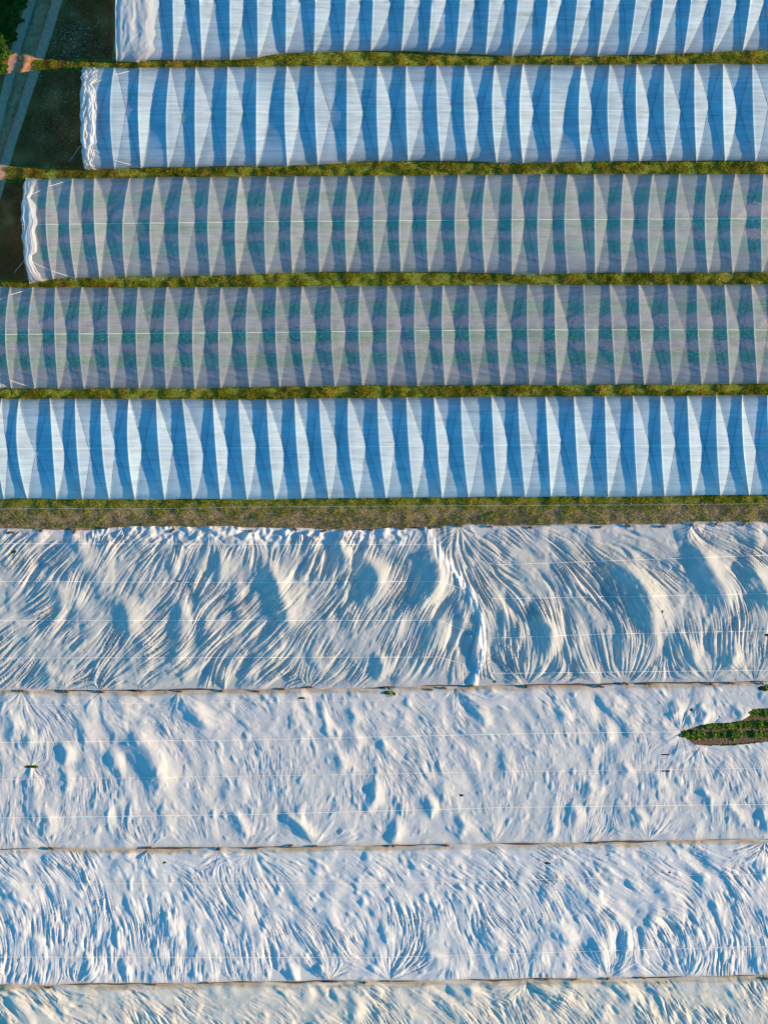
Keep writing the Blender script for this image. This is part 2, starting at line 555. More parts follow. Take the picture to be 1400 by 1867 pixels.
grass_strip('sunlit green strip of grass between the top two polytunnels', T1_bot, T2_top, 60, 1500, 42000, 0.12, 'grass')
grass_strip('yellow green grass strip between second and third polytunnels', T2_bot, T3_top, 10, 1500, 52000, 0.13, 'grass')
grass_strip('yellow green grass strip between third and fourth polytunnels', T3_bot, T4_top, -30, 1500, 50000, 0.13, 'grass')
grass_strip('weedy green strip between fourth and fifth polytunnels', T4_bot, T5_top, -60, 1500, 50000, 0.15, 'grass')
grass_strip('green grass verge along the lowest polytunnel', T5_bot, lambda x: T5_bot(x) + 50, -60, 1460, 60000, 0.11, 'grass', skew=2.4)
grass_strip('dry straw coloured grass along the first fleece cover', lambda x: T5_bot(x) + 6, C6_top, -60, 1460, 60000, 0.05, 'straw', 0.035, skew=0.55)

# meadow on the left, in the tunnels' shade
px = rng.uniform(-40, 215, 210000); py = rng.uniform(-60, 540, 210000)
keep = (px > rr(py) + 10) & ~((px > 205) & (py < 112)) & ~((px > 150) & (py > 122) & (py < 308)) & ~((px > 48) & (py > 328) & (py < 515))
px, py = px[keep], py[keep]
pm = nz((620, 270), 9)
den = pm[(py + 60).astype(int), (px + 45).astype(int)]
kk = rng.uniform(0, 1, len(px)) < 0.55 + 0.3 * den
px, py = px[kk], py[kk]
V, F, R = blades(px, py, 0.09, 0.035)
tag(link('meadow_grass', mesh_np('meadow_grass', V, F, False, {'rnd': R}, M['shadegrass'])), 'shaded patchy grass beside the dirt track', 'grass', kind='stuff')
# sparse tufts on the track's middle bank
py = rng.uniform(-50, 320, 9000)
u = rng.uniform(0, 1, 9000)
px = rl(py) + 10 + u * (rr(py) - rl(py) - 20)
kk = rng.uniform(0, 1, 9000) < 0.25 + 0.75 * np.abs(2 * u - 1) ** 2
V, F, R = blades(px[kk], py[kk], 0.10, 0.04, z0=0.05)
tag(link('track_grass', mesh_np('track_grass', V, F, False, {'rnd': R}, M['straw'])), 'dry grass tufts growing between the two wheel ruts', 'grass', kind='stuff')
# daisies
n = 900
px = rng.normal(135, 45, n); py = np.where(rng.uniform(0, 1, n) < 0.5, rng.normal(70, 28, n), rng.normal(215, 45, n))
kk = (px > rr(py) + 14) & (px < 205) & ~((px > 142) & (py > 120))
x, y = wx(px[kk]), wy(py[kk])
P, F, R = leaves(x, y, rng.uniform(0.08, 0.14, len(x)), 0.05, 0.4)
tag(link('daisies', mesh_np('daisies', P, F, False, {'rnd': R}, M['daisy'])), 'tiny white daisies scattered in the shaded grass', 'flowers', kind='stuff')

# hedge at the top left corner: stems, then leaves through its volume
n = 42000
py = rng.uniform(-70, 150, n)
edge = np.interp(py, [-70, 0, 60, 95, 120, 150], [66, 46, 28, 16, 12, -2]) + 6 * np.sin(py * 0.21) + 4 * np.sin(py * 0.53 + 1)
px = edge - 110 * rng.uniform(0, 1, n) ** 1.2
top = np.clip((edge - px) / 14.0, 0.05, 1) ** 0.5
lump = nz((230, 200), 5)[np.clip((py + 70).astype(int), 0, 229), np.clip((px + 100).astype(int), 0, 199)]
hz = 0.6 * np.clip(1.05 + 0.22 * lump, 0.4, 1.7) * top * rng.uniform(0.35, 1.0, n) ** 0.45
hedge = empty('hedge', (float(wx(10)), float(wy(40)), 0))
tag(hedge, 'dense dark green leafy hedge in the top left corner beside the track', 'hedge')
P, F, R = leaves(wx(px), wy(py), hz, 0.13, 1.0)
P -= np.array(hedge.location)
link('foliage', mesh_np('foliage', P, F, False, {'rnd': R}, M['hedge']), None, hedge)
for k in range(12):
    sy = random.uniform(-60, 120); sx = float(np.interp(sy, [-70, 0, 60, 95, 150], [66, 46, 28, 16, 0])) - random.uniform(10, 60)
    p0 = np.array([float(wx(sx)), float(wy(sy)), 0]) - np.array(hedge.location)
    tube('stem', [p0, p0 + [random.uniform(-.1, .1), random.uniform(-.1, .1), 0.45], p0 + [random.uniform(-.2, .2), random.uniform(-.2, .2), 0.8]], 0.02, M['sack'], hedge)


# ---------------------------------------------------------------- polytunnels
HR = 3.1     # ridge height


class Tunnel:
    def __init__(s, hoops, top, ridge, bot, par, xend=None):
        s.h = np.array(hoops, float)
        s.top, s.ridge, s.bot = top, ridge, bot
        s.par = par

    def hoop_px(s, i):
        return s.h[i]


def hoop_curve_x(h3, c):
    # quadratic through (0,top),(.5,ridge),(1,bottom)
    a, m, b = h3
    return a * (1 - c) * (1 - 2 * c) + 4 * m * c * (1 - c) + b * c * (2 * c - 1)


def tri_depth(u, f, D, mode, bulge, base):
    """sag of the film below the line of the hoops in one bay.
    u 0..1 round the arch, f 0..1 along the bay; two ropes cross over the ridge"""
    eps = 1e-6
    prof = lambda m: (np.sin(np.pi * np.clip(m, 0, 1)) ** 0.85)
    if mode == 'x':
        m = np.minimum(u, 1 - u)
        dm = D * prof(m)
        lo, hi = m, 1 - m
        left = dm * f / (lo + eps)
        right = dm * (1 - f) / (1 - hi + eps)
        t = np.clip((f - lo) / (hi - lo + eps), 0, 1)
        mid = dm * (1 - bulge * 4 * t * (1 - t) * np.clip(1 - 2 * m, 0, 1) ** 1.6) + base * np.sin(np.pi * t ** 1.7) * np.clip(1 - 2 * m, 0, 1) ** 0.8 * np.clip(m * 14, 0, 1)
        d = np.where(f < lo, left, np.where(f > hi, right, mid))
    else:
        r = 1 - u if mode == 'b' else u
        r = 0.04 + 0.92 * r
        dm = D * prof(u) * 1.05
        d = np.where(f < r, dm * f / r, dm * (1 - f) / (1 - r))
    return d


def rope_u(u, q):
    """place round the arch as the ropes see it: 0..1, q shifts the crossing off the ridge"""
    c = (1 - np.cos(np.pi * np.clip(u, 0, 1))) / 2
    return np.clip(0.45 * u + 0.55 * c, 0, 1) ** q


def film_point(T, i, f, u, S):
    """world positions on the film of bay i (arrays f,u same shape)"""
    th = np.pi * u
    c = (1 - np.cos(th)) / 2
    h0, h1 = T.h[i], T.h[i + 1]
    X0, X1 = hoop_curve_x(h0, c), hoop_curve_x(h1, c)
    px = X0 * (1 - f) + X1 * f
    hem = T.hem[i] * (1 - f) + T.hem[i + 1] * f
    yt, yr, yb = T.top(px), T.ridge(px), T.bot(px)
    py = np.where(c < 0.5, yt + (yr - yt) * 2 * c, yr + (yb - yr) * (2 * c - 1))
    z = HR * np.sin(th) ** 0.92 + 0.10 + hem * np.where(c > 0.5, 1, 0) * np.abs(np.cos(th)) ** 8
    P = S['par'][i]
    d = tri_depth(rope_u(u, P['q']), np.clip(f, 0, 1) ** P['p'], P['D'], P['mode'], P['bulge'], P['base'])
    # hoop thickness gives a small cap
    cap = 0.026 * (np.exp(-((f * 2.1) / 0.06) ** 2) + np.exp(-(((1 - f) * 2.1) / 0.06) ** 2))
    d = d - cap
    ny, nzr = np.cos(th) * 0.9, np.sin(th)
    ln = np.hypot(ny, nzr)
    Y = wy(py) - ny / ln * d
    Z = z - nzr / ln * d
    # a point at height z must stand closer to the picture's centre to be seen at its pixel
    k = 1 - np.sin(th) * HR / H
    X = wx(px) * k
    return X, Y * k, np.maximum(Z, 0.01)


def build_tunnel(idx, hoops, top, ridge, bot, film, label, end_kind, Dm, gather=None, ropemat='rope', special=None, cord_r=0.018, hemvar=0.0):
    r = np.random.default_rng(100 + idx)
    hoops = list(hoops)
    while hoops[-1][0] < 1640:
        last = hoops[-1]
        hoops.append((last[0] + 51.5, last[1] + 51.5, last[2] + 51.5))
    T = Tunnel(hoops, top, ridge, bot, None)
    nb = len(hoops) - 1
    T.hem = r.uniform(0, hemvar, nb + 1)
    par = []
    for i in range(nb):
        span = hoops[i + 1][1] - hoops[i][1]
        par.append(dict(D=Dm * (span / 51.0) * float(np.clip(r.normal(1.02, 0.15), 0.7, 1.35)), mode='x', p=r.uniform(1.05, 1.38), q=r.uniform(0.86, 1.18), bulge=r.uniform(0.1, 0.35), base=r.uniform(0.02, 0.07)))
    for k, v in (special or {}).items():
        par[k].update(v)
    S = dict(par=par)
    x0, y0 = float(wx(hoops[0][1])), float(wy(ridge(hoops[0][1])))
    root = empty('polytunnel', (x0, y0, 0))
    tag(root, label, 'polytunnel')
    org = np.array([x0, y0, 0.0])
    # film cover
    fs = np.concatenate([[0, 0.012, 0.03], np.linspace(0.06, 0.94, 23), [0.97, 0.988]])
    us = np.linspace(0, 1, 97)
    cols = []
    U = us[:, None]
    for i in range(nb):
        f = fs if i < nb - 1 else np.concatenate([fs, [1.0]])
        Fm, Um = np.broadcast_arrays(f[None, :], U)
        X, Y, Z = film_point(T, i, Fm, Um, S)
        cols.append(np.stack([X, Y, Z], -1))
    G = np.concatenate(cols, axis=1)          # (97, ncol, 3)
    # slow ripples of the film along the run, small, and a wavy hem
    rip = nz(G.shape[:2], (1.0, 6.0), r) * 0.004
    G[:, :, 2] += rip
    if idx == 1:      # slack film puckers along the ridge
        band = np.exp(-((us - 0.47) / 0.045) ** 2)[:, None]
        G[:, :, 2] += band * 0.05 * np.maximum(nz(G.shape[:2], (1.1, 2.5), r), -0.8)
    hemw = nz((1, G.shape[1]), (0.01, 14), r)[0] * 0.03
    for q, wgt in ((0, 1.0), (1, .7), (2, .4), (3, .2)):
        G[q, :, 1] += np.abs(hemw) * wgt
        G[-1 - q, :, 1] -= hemw * wgt
    nu, nv = G.shape[:2]
    V = G.reshape(-1, 3) - org
    link('film_cover', mesh_np('film_cover', V, grid_faces(nu, nv)[:, ::-1], True, mat=film), None, root)
    # hoops
    uh = np.linspace(0, 1, 40)
    for i in range(nb + 1):
        if hoops[i][0] > 1500: break
        ii, ff = (i, 0.0) if i < nb else (nb - 1, 1.0)
        X, Y, Z = film_point(T, ii, np.full(40, ff), uh, S)
        pts = np.stack([X, Y, Z - 0.035], 1)
        pts[:, 1] += np.linspace(-1, 1, 40) * 0.03
        a, b = pts[0].copy(), pts[-1].copy()
        a[2] = -0.05; b[2] = -0.05; a[1] += 0.05; b[1] -= 0.12 + hemvar * 0.9
        pts = np.vstack([a, pts, b])
        tube('hoop', pts - org, 0.019, M['steel'], root)
    # two ropes zigzag over the film and hold it down
    for sgn in (0, 1):
        pts = []
        for i in range(nb):
            if par[i]['mode'] != 'x': continue
            if hoops[i][0] > 1480: break
            uu = np.linspace(0.01, 0.99, 30)
            if (i + sgn) % 2: uu = 1 - uu
            w_ = rope_u(uu, par[i]['q'])
            f = (1 - w_ if (i + sgn) % 2 else w_) ** (1 / par[i]['p'])
            X, Y, Z = film_point(T, i, f, uu, S)
            ny, nzr = np.cos(np.pi * uu), np.sin(np.pi * uu)
            pts.append(np.stack([X, Y + ny * 0.012, Z + nzr * 0.012], 1))
        pts = np.vstack(pts)
        tube('hold_down_rope', pts - org, 0.008 if idx in (1, 2, 5) else 0.005, M[ropemat], root, 4)
    # cord along the ridge
    pts = []
    for i in range(nb):
        if hoops[i][0] > 1480: break
        f = np.linspace(0, 1, 12, endpoint=False)
        X, Y, Z = film_point(T, i, f, np.full(12, 0.5), S)
        pts.append(np.stack([X, Y, Z + 0.012], 1))
    pts = np.vstack(pts)
    tube('ridge_cord', pts - org, cord_r, M['cord'], root, 5)
    # bracing wires of the end bay, just under the film
    if end_kind in ('brace',):
        for (ua, ub) in ((0.30, 0.06), (0.70, 0.95)):
            A = film_point(T, 0, np.array([0.02]), np.array([ua]), S)
            B = film_point(T, 2, np.array([0.05]), np.array([ub]), S)
            p = np.linspace(0, 1, 14)[:, None]
            uu = ua + (ub - ua) * p[:, 0]
            q = []
            for t, u_ in zip(p[:, 0], uu):
                bi = min(int(t * 2), 1); ff = t * 2 - bi
                X, Y, Z = film_point(T, bi, np.array([ff]), np.array([u_]), S)
                q.append([X[0], Y[0] , Z[0] + 0.02])
            tube('brace', np.array(q) - org, 0.014, M['cord'], root, 5)
    return T, S, root, org


def gathered_end(T, S, root, org, width, lump, r, seg=None, seed=1, fold=9.0, sv=4.0, crumple=0.3):
    """bunched plastic lying over the end of the arch: a crumpled skirt"""
    rr_ = np.random.default_rng(seed)
    nu, nv = 260, 46
    us = np.linspace(0.0, 1.0, nu)
    w = np.interp(us, [p[0] for p in width], [p[1] for p in width])     # px right of the end line
    v = np.linspace(0, 1, nv)
    X = np.zeros((nu, nv)); Y = X.copy(); Z = X.copy()
    # folds run along the arch; a few broad ones, then crisp creases and fine crumples
    big = nz((nu, nv), (fold, sv), rr_)
    crease = 0.8 - np.abs(nz((nu, nv), (fold * 0.5, sv * 0.6), rr_))
    cr = big * 0.8 + crease * 0.55 + (0.8 - np.abs(nz((nu, nv), (3.5, 1.6), rr_))) * crumple
    th = np.pi * us
    c = (1 - np.cos(th)) / 2
    endx = hoop_curve_x(T.h[0], c)
    ragged = nz((1, nu), (0.01, 5), rr_)[0] * 1.0
    raggedr = nz((1, nu), (0.01, 6), rr_)[0] * 2.2
    for j in range(nv):
        px = endx - 2 + ragged * (1 - v[j]) + v[j] * (w + raggedr)
        lmp = lump * (0.35 + 0.65 * np.sin(th))
        rise = (np.sin(np.pi * min(1, v[j] * 0.9 + 0.06)) ** 0.6) * lmp * 0.55 + 0.02
        off = rise + cr[:, j] * lmp * 0.30 * np.sin(np.pi * np.clip(v[j], 0.06, 0.96)) ** 0.5
        off = np.maximum(off, 0.012)
        if v[j] < 0.12:
            off = off - (0.12 - v[j]) / 0.12 * 0.30      # hangs down a little over the open end
        yt, yr, yb = T.top(px), T.ridge(px), T.bot(px)
        py = np.where(c < 0.5, yt + (yr - yt) * 2 * c, yr + (yb - yr) * (2 * c - 1))
        k = 1 - np.sin(th) * HR / H
        ny, nzr = np.cos(th), np.sin(th)
        X[:, j] = wx(px) * k
        Y[:, j] = wy(py) * k + ny * off
        Z[:, j] = np.maximum(HR * np.sin(th) ** 0.92 + 0.1 + nzr * off, 0.02)
    V = np.stack([X, Y, Z], -1).reshape(-1, 3) - org
    o = link('gathered_end', mesh_np('gathered_end', V, grid_faces(nu, nv)[:, ::-1], True, {'dirt': np.zeros(nu * nv)}, M['bunch']), None, root)
    return o


def light_block_sheet(T, root, org, seed):
    """unseen sheet added across the arch end to block sunlight, in soft vertical folds"""
    r = np.random.default_rng(seed)
    nu, nv = 80, 14
    u = np.linspace(0.01, 0.99, nu)
    th = np.pi * u
    c = (1 - np.cos(th)) / 2
    px = hoop_curve_x(T.h[0], c) + 1.0
    yt, yr, yb = T.top(px), T.ridge(px), T.bot(px)
    py = np.where(c < 0.5, yt + (yr - yt) * 2 * c, yr + (yb - yr) * (2 * c - 1))
    zt = HR * np.sin(th) ** 0.92 + 0.05
    k = 1 - zt / H
    fold = nz((nu, nv), (1.6, 6), r) * 0.04
    t = np.linspace(0, 1, nv)[None, :]
    X = (wx(px) * k)[:, None] + fold * t
    Y = np.broadcast_to((wy(py) * k)[:, None], (nu, nv))
    Z = zt[:, None] * (1 - t) + 0.02
    V = np.stack([X, Y, Z], -1).reshape(-1, 3) - org
    link('light_block_sheet', mesh_np('light_block_sheet', V, grid_faces(nu, nv), True, {'dirt': np.zeros(nu * nv)}, M['bunch']), None, root)


def zipm(t, m, b): return list(zip(t, m, b))


# hoops measured on the photograph (pixel x at the top foot, at the ridge and at the bottom foot)
h1y = [315, 363.7, 418.6, 469, 521.5, 575, 630.7, 680, 738, 787, 838.6, 892, 943.6, 999, 1052, 1101, 1159, 1209, 1260, 1315.6, 1368]
h1b = [316.6, 368, 419.4, 470, 520.6, 572, 626.5, 675.7, 731.5, 780, 830, 885, 933, 986.5, 1038, 1089, 1144, 1193.5, 1245, 1298, 1353]
H1 = [(216, 211, 213), (266, 262, 266)] + [(m + (m - b) * 0.6, m, b) for m, b in zip(h1y, h1b)]
H2 = zipm([152, 208, 255, 310.5, 356.5, 415, 468, 522.8, 574, 632, 688, 740, 795.7, 847.7, 901.5, 952.8, 1004.5, 1061, 1111, 1160, 1211, 1265.7, 1317.7, 1371],
          [148, 200.7, 251.8, 303, 355, 413, 467, 518.7, 574, 632, 686.6, 740, 796.7, 845.4, 897, 946.8, 1002, 1054.9, 1107, 1159, 1210, 1265.7, 1317.7, 1372.4],
          [154, 209, 257.5, 306, 356.5, 413, 467, 523.8, 579, 632, 691, 743.7, 803.4, 853.4, 904.8, 952.8, 1005.5, 1061, 1113, 1165, 1215, 1269, 1321, 1376.5])
H3 = zipm([47, 90, 132.6, 172, 236.6, 285, 335.7, 384, 437, 487, 538, 586, 635, 684, 736, 786, 835, 886, 935, 986, 1034.7, 1082.7, 1136, 1189.5, 1237.8, 1289, 1340, 1391.5],
          [41, 84, 126.5, 172, 224, 273.6, 326, 378.6, 429, 482, 530.5, 580, 629.5, 680.5, 728, 778, 829, 879, 932.7, 979.7, 1029, 1083.7, 1131.4, 1181, 1231, 1284.8, 1331.8, 1387.5],
          [54, 97, 138, 182, 229, 279, 330.6, 383.7, 432, 485, 533, 582.5, 632, 682, 731, 781, 833.6, 884, 932.7, 983.7, 1034, 1084.4, 1133, 1184.4, 1233.8, 1289.8, 1335, 1388])
H4 = zipm([-22, 18.5, 60, 101, 149, 199, 252, 304, 356.5, 403, 453, 504.6, 550.6, 604, 655.7, 706, 757, 806.8, 856, 908, 961, 1010.6, 1062.6, 1111, 1164, 1217, 1269.7, 1320, 1369],
          [-32, 10, 52, 100, 144, 197, 248, 299, 351, 398.5, 448.5, 502.6, 548, 604, 653.7, 705, 755.4, 805.8, 855, 906.5, 961, 1012, 1066, 1116, 1167, 1220, 1272, 1325.4, 1374.8],
          [-20, 21, 64, 106, 153, 203, 253.5, 303, 355, 402, 455, 509.7, 558, 610, 660.7, 707.4, 761, 810.8, 862.8, 913, 965, 1015.6, 1069, 1122, 1174, 1225, 1278.4, 1329.5, 1379.8])
H5 = zipm([-97, -47, 3, 35, 91, 137, 185, 235, 285, 332, 388, 435, 486, 537, 581.5, 634.5, 688, 740.6, 790.6, 840, 895.7, 944, 993.8, 1045.8, 1102, 1153, 1203.6, 1252, 1305, 1352, 1398],
          [-104, -54, -4, 31, 96, 140, 186, 233, 289, 342, 393, 440, 491, 541, 587.5, 636, 692, 745, 796.7, 843.7, 900, 948.5, 998.8, 1050, 1104.6, 1156.6, 1205, 1256.6, 1306.6, 1354.5, 1402],
          [-93, -43, 7, 50, 103, 150, 199, 246, 300, 351, 402, 450, 501, 550.6, 599, 649.7, 703.4, 754.4, 805.8, 853.8, 906.5, 956.9, 1003.8, 1056.9, 1108, 1161.6, 1211, 1262, 1312.7, 1365.4, 1412])

R1 = lerpk([(0, 2), (1700, -3)]); T1_top = lerpk([(0, -94), (1700, -98)])
R2 = lerpk([(140, 204), (460, 203), (1400, 199), (1700, 198)])
R3 = lerpk([(40, 409), (460, 404), (930, 400), (1400, 398), (1700, 397)])
R4 = lerpk([(-60, 610), (450, 606), (930, 601), (1400, 601), (1700, 600)])
R5 = lerpk([(-120, 818), (450, 816), (930, 812), (1400, 812), (1700, 811)])

t1 = build_tunnel(1, H1, T1_top, R1, T1_bot, M['film_new'], 'blue-white polytunnel cut by the top edge, a wide loose white bundle on its left end', '', 0.27, hemvar=0.18, cord_r=0.01)
t2 = build_tunnel(2, H2, T2_top, R2, T2_bot, M['film_new'], 'deep blue and white polytunnel with a narrow crumpled white roll on its left end', 'brace', 0.27,
                  special={1: dict(D=0.17), 2: dict(mode='b', D=0.33), 6: dict(mode='b', D=0.30), 16: dict(mode='b', D=0.30)}, hemvar=0.12, cord_r=0.010)
t3 = build_tunnel(3, H3, T3_top, R3, T3_bot, M['film_old'], 'hazy grey polytunnel with a white bundle on its left end and a ridge cord', 'brace', 0.255,
                  special={0: dict(D=.12), 20: dict(mode='a', D=0.30)}, hemvar=0.12, cord_r=0.015)
t4 = build_tunnel(4, H4, T4_top, R4, T4_bot, M['film_old2'], 'greyish see-through polytunnel showing green crop rows, reaching the left picture edge', 'brace', 0.255,
                  special={22: dict(mode='b', D=0.28)}, cord_r=0.015)
t5 = build_tunnel(5, H5, T5_top, R5, T5_bot, M['film_new2'], 'clean blue-white polytunnel beside the wide grass verge above the fleece covers', '', 0.27, cord_r=0.014)

gathered_end(*t1, [(0, 60), (0.5, 72), (0.8, 72), (1, 50)], 0.20, None, seed=3, fold=30.0, sv=3.6, crumple=0.22)
gathered_end(*t2, [(0, 20), (0.12, 32), (0.3, 24), (0.35, 30), (0.68, 30), (0.70, 22), (1, 20)], 0.13, None, seed=4, fold=4.5, sv=2.6, crumple=0.8)
gathered_end(*t3, [(0, 32), (0.15, 22), (0.3, 17), (0.36, 27), (0.66, 26), (0.68, 18), (0.85, 20), (1, 34)], 0.12, None, seed=5, fold=22.0, sv=6.0, crumple=0.25)
gathered_end(*t4, [(0, 10), (0.5, 8), (0.8, 12), (0.9, 34), (1, 10)], 0.22, None, seed=6)


for k_, t_ in enumerate((t1, t2, t3)):
    light_block_sheet(t_[0], t_[2], t_[3], 40 + k_)  # added out of sight, so the tunnel ends cast solid shadows

# guy lines pegged into the grass at the tunnel ends
def guy(pxs, label):
    pts = [(float(wx(x)), float(wy(y)), z) for x, y, z in pxs]
    p = np.array(pts); t = np.linspace(0, 1, 12)
    q = np.stack([np.interp(t, np.linspace(0, 1, len(p)), p[:, k]) for k in range(3)], 1)
    g = empty('guy_line', tuple(q[-1]))
    tag(g, label, 'guy line')
    tube('line', q - q[-1], 0.012, M['cord'], g, 5)
    pg = np.array([[0, 0, -0.1], [0, 0, 0.12], [0.03, 0, 0.16]])
    tube('peg', pg, 0.018, M['steel'], g, 6)


guy([(150, 268, 1.6), (126, 294, 0.10)], 'thin guy line running to the grass from the crumpled white end of the second tunnel')
guy([(46, 478, 1.4), (25, 498, 0.10)], 'thin guy line running to the grass from the grey third tunnel')
guy([(212, 80, 1.0), (205, 110, 0.06)], 'short guy line at the loose bundle of the topmost tunnel')

# soil beds and crop rows under the film
CROPS = [
    (t1, -40, 40, T1_top, T1_bot, 'topmost polytunnel', 285, [(0.30, 'upper'), (0.52, 'middle'), (0.76, 'lower')]),
    (t2, 0, 0, T2_top, T2_bot, 'second polytunnel with the crumpled white end', 185, [(0.22, 'upper'), (0.5, 'middle'), (0.74, 'lower')]),
    (t3, 0, 0, T3_top, T3_bot, 'hazy grey third polytunnel', 70, [(0.22, 'upper'), (0.50, 'middle'), (0.73, 'lower')]),
    (t4, 0, 0, T4_top, T4_bot, 'see-through fourth polytunnel', -40, [(0.22, 'upper'), (0.49, 'middle'), (0.73, 'lower')]),
    (t5, 0, 0, T5_top, T5_bot, 'fifth polytunnel beside the wide verge', -60, [(0.25, 'upper'), (0.5, 'middle'), (0.73, 'lower')]),
]
for (tt, _a, _b, ft, fb, nm, xs0, rows) in CROPS:
    xs = np.linspace(xs0 - 20, 1640, 60)
    strip_mesh('soil_bed', wx(xs), wy(ft(xs) + 6), wy(fb(xs) - 6), 0.004, M['bedsoil' if tt in (t3, t4) else 'soil'])
    for (vv, w) in rows:
        n = 20000
        px = rng.uniform(xs0, 1500, n)
        off = rng.normal(0, 0.26, n)
        dens = nz((1, 1700), (0.01, 5))[0][(px + 100).astype(int)]
        kk = rng.uniform(0, 1, n) < 0.72 + 0.25 * dens
        px, off = px[kk], off[kk]
        cy = wy(ft(px) + (fb(px) - ft(px)) * vv)
        z = 0.12 + np.clip(0.5 - np.abs(off) * 0.7, 0, 1) * rng.uniform(0.3, 1.1, len(px))
        cx = float(wx(xs0)); cy0 = float(wy(ft(xs0) + (fb(xs0) - ft(xs0)) * vv))
        P, F, R = leaves(wx(px), cy + off, z, 0.15, 0.5)
        P -= np.array([cx, cy0, 0])
        o = link('crop_row', mesh_np('crop_row', P, F, False, {'rnd': R}, M['crop']))
        o.location = (cx, cy0, 0)
        tag(o, f'{w} green crop row under the film of the {nm}', 'crop row', 'crop rows inside the polytunnels')

# white pipe lying on the verge
p = np.array([(-40, 928), (320, 926), (450, 924), (700, 923), (1000, 921), (1440, 918)], float)
xx = np.linspace(-40, 1440, 120)
yy = np.interp(xx, p[:, 0], p[:, 1]) + blur(rng.standard_normal((1, 120)), (0.01, 4))[0] * 1.5
tag(tube('cord', np.stack([wx(xx), wy(yy), np.full(120, 0.12)], 1), 0.006, M['cord']), 'thin white cord stretched along the grass verge below the last polytunnel', 'cord')


# ---------------------------------------------------------------- fleece covers
STEP = 1.2      # photo px per grid cell, 5 cm
GX = np.arange(-40, 1441, STEP)


def wobbly(f, off, amp, seed):
    r = np.random.default_rng(seed)
    n = nz((1, 400), (0.01, 5), r)[0] * amp + nz((1, 400), (0.01, 1.6), r)[0] * amp * 0.35
    xs_ = np.linspace(-60, 1460, 400)
    return lambda x: f(x) + off + np.interp(x, xs_, n)





CREST_K = 1.25


def crest_field(PX, PY, crests):
    tot = np.zeros_like(PX); cov = np.zeros_like(PX)
    for pts, hgt, wl, wr in crests:
        p = np.array(pts, float)
        # smooth the polyline
        t = np.linspace(0, 1, 24)
        d = np.linspace(0, 1, len(p))
        qx = np.interp(t, d, p[:, 0]); qy = np.interp(t, d, p[:, 1])
        if len(p) > 2:
            k = np.ones(7) / 7
            qx = np.convolve(np.pad(qx, 3, 'edge'), k, 'valid'); qy = np.convolve(np.pad(qy, 3, 'edge'), k, 'valid')
        y0, y1 = qy.min(), qy.max()
        xc = np.interp(PY, qy, qx)
        dx = PX - xc
        m = (y1 - y0)
        along = np.clip((PY - (y0 - 12)) / (0.30 * m + 12), 0, 1) * np.clip(((y1 + 12) - PY) / (0.30 * m + 12), 0, 1)
        along = along * along * (3 - 2 * along)
        wsc = 0.45 + 0.55 * along
        g = np.where(dx < 0, np.exp(-np.abs(dx / (wl * wsc)) ** 1.7), np.exp(-np.abs(dx / (wr * wsc)) ** 1.7)) * along
        tot = np.maximum(tot, g * hgt * CREST_K); cov = np.maximum(cov, g)
    return tot, cov


def lic(noise, ang, L):
    ny, nx = noise.shape
    J, I = np.meshgrid(np.arange(nx, dtype=float), np.arange(ny, dtype=float))
    acc = noise.copy(); cnt = 1
    c, s = np.cos(ang), np.sin(ang)
    for sg in (1, -1):
        x, y = J.copy(), I.copy()
        dx, dy = sg * c, sg * s
        for k in range(L):
            x = np.clip(x + dx, 0, nx - 1); y = np.clip(y + dy, 0, ny - 1)
            ix, iy = np.rint(x).astype(int), np.rint(y).astype(int)
            w = 1 - k / L
            acc += w * noise[iy, ix]; cnt += w
            nxd, nyd = c[iy, ix], s[iy, ix]
            flip = np.where(nxd * dx + nyd * dy < 0, -1.0, 1.0)
            dx, dy = nxd * flip, nyd * flip
    a = acc / cnt
    return (a - a.mean()) / (a.std() + 1e-9)


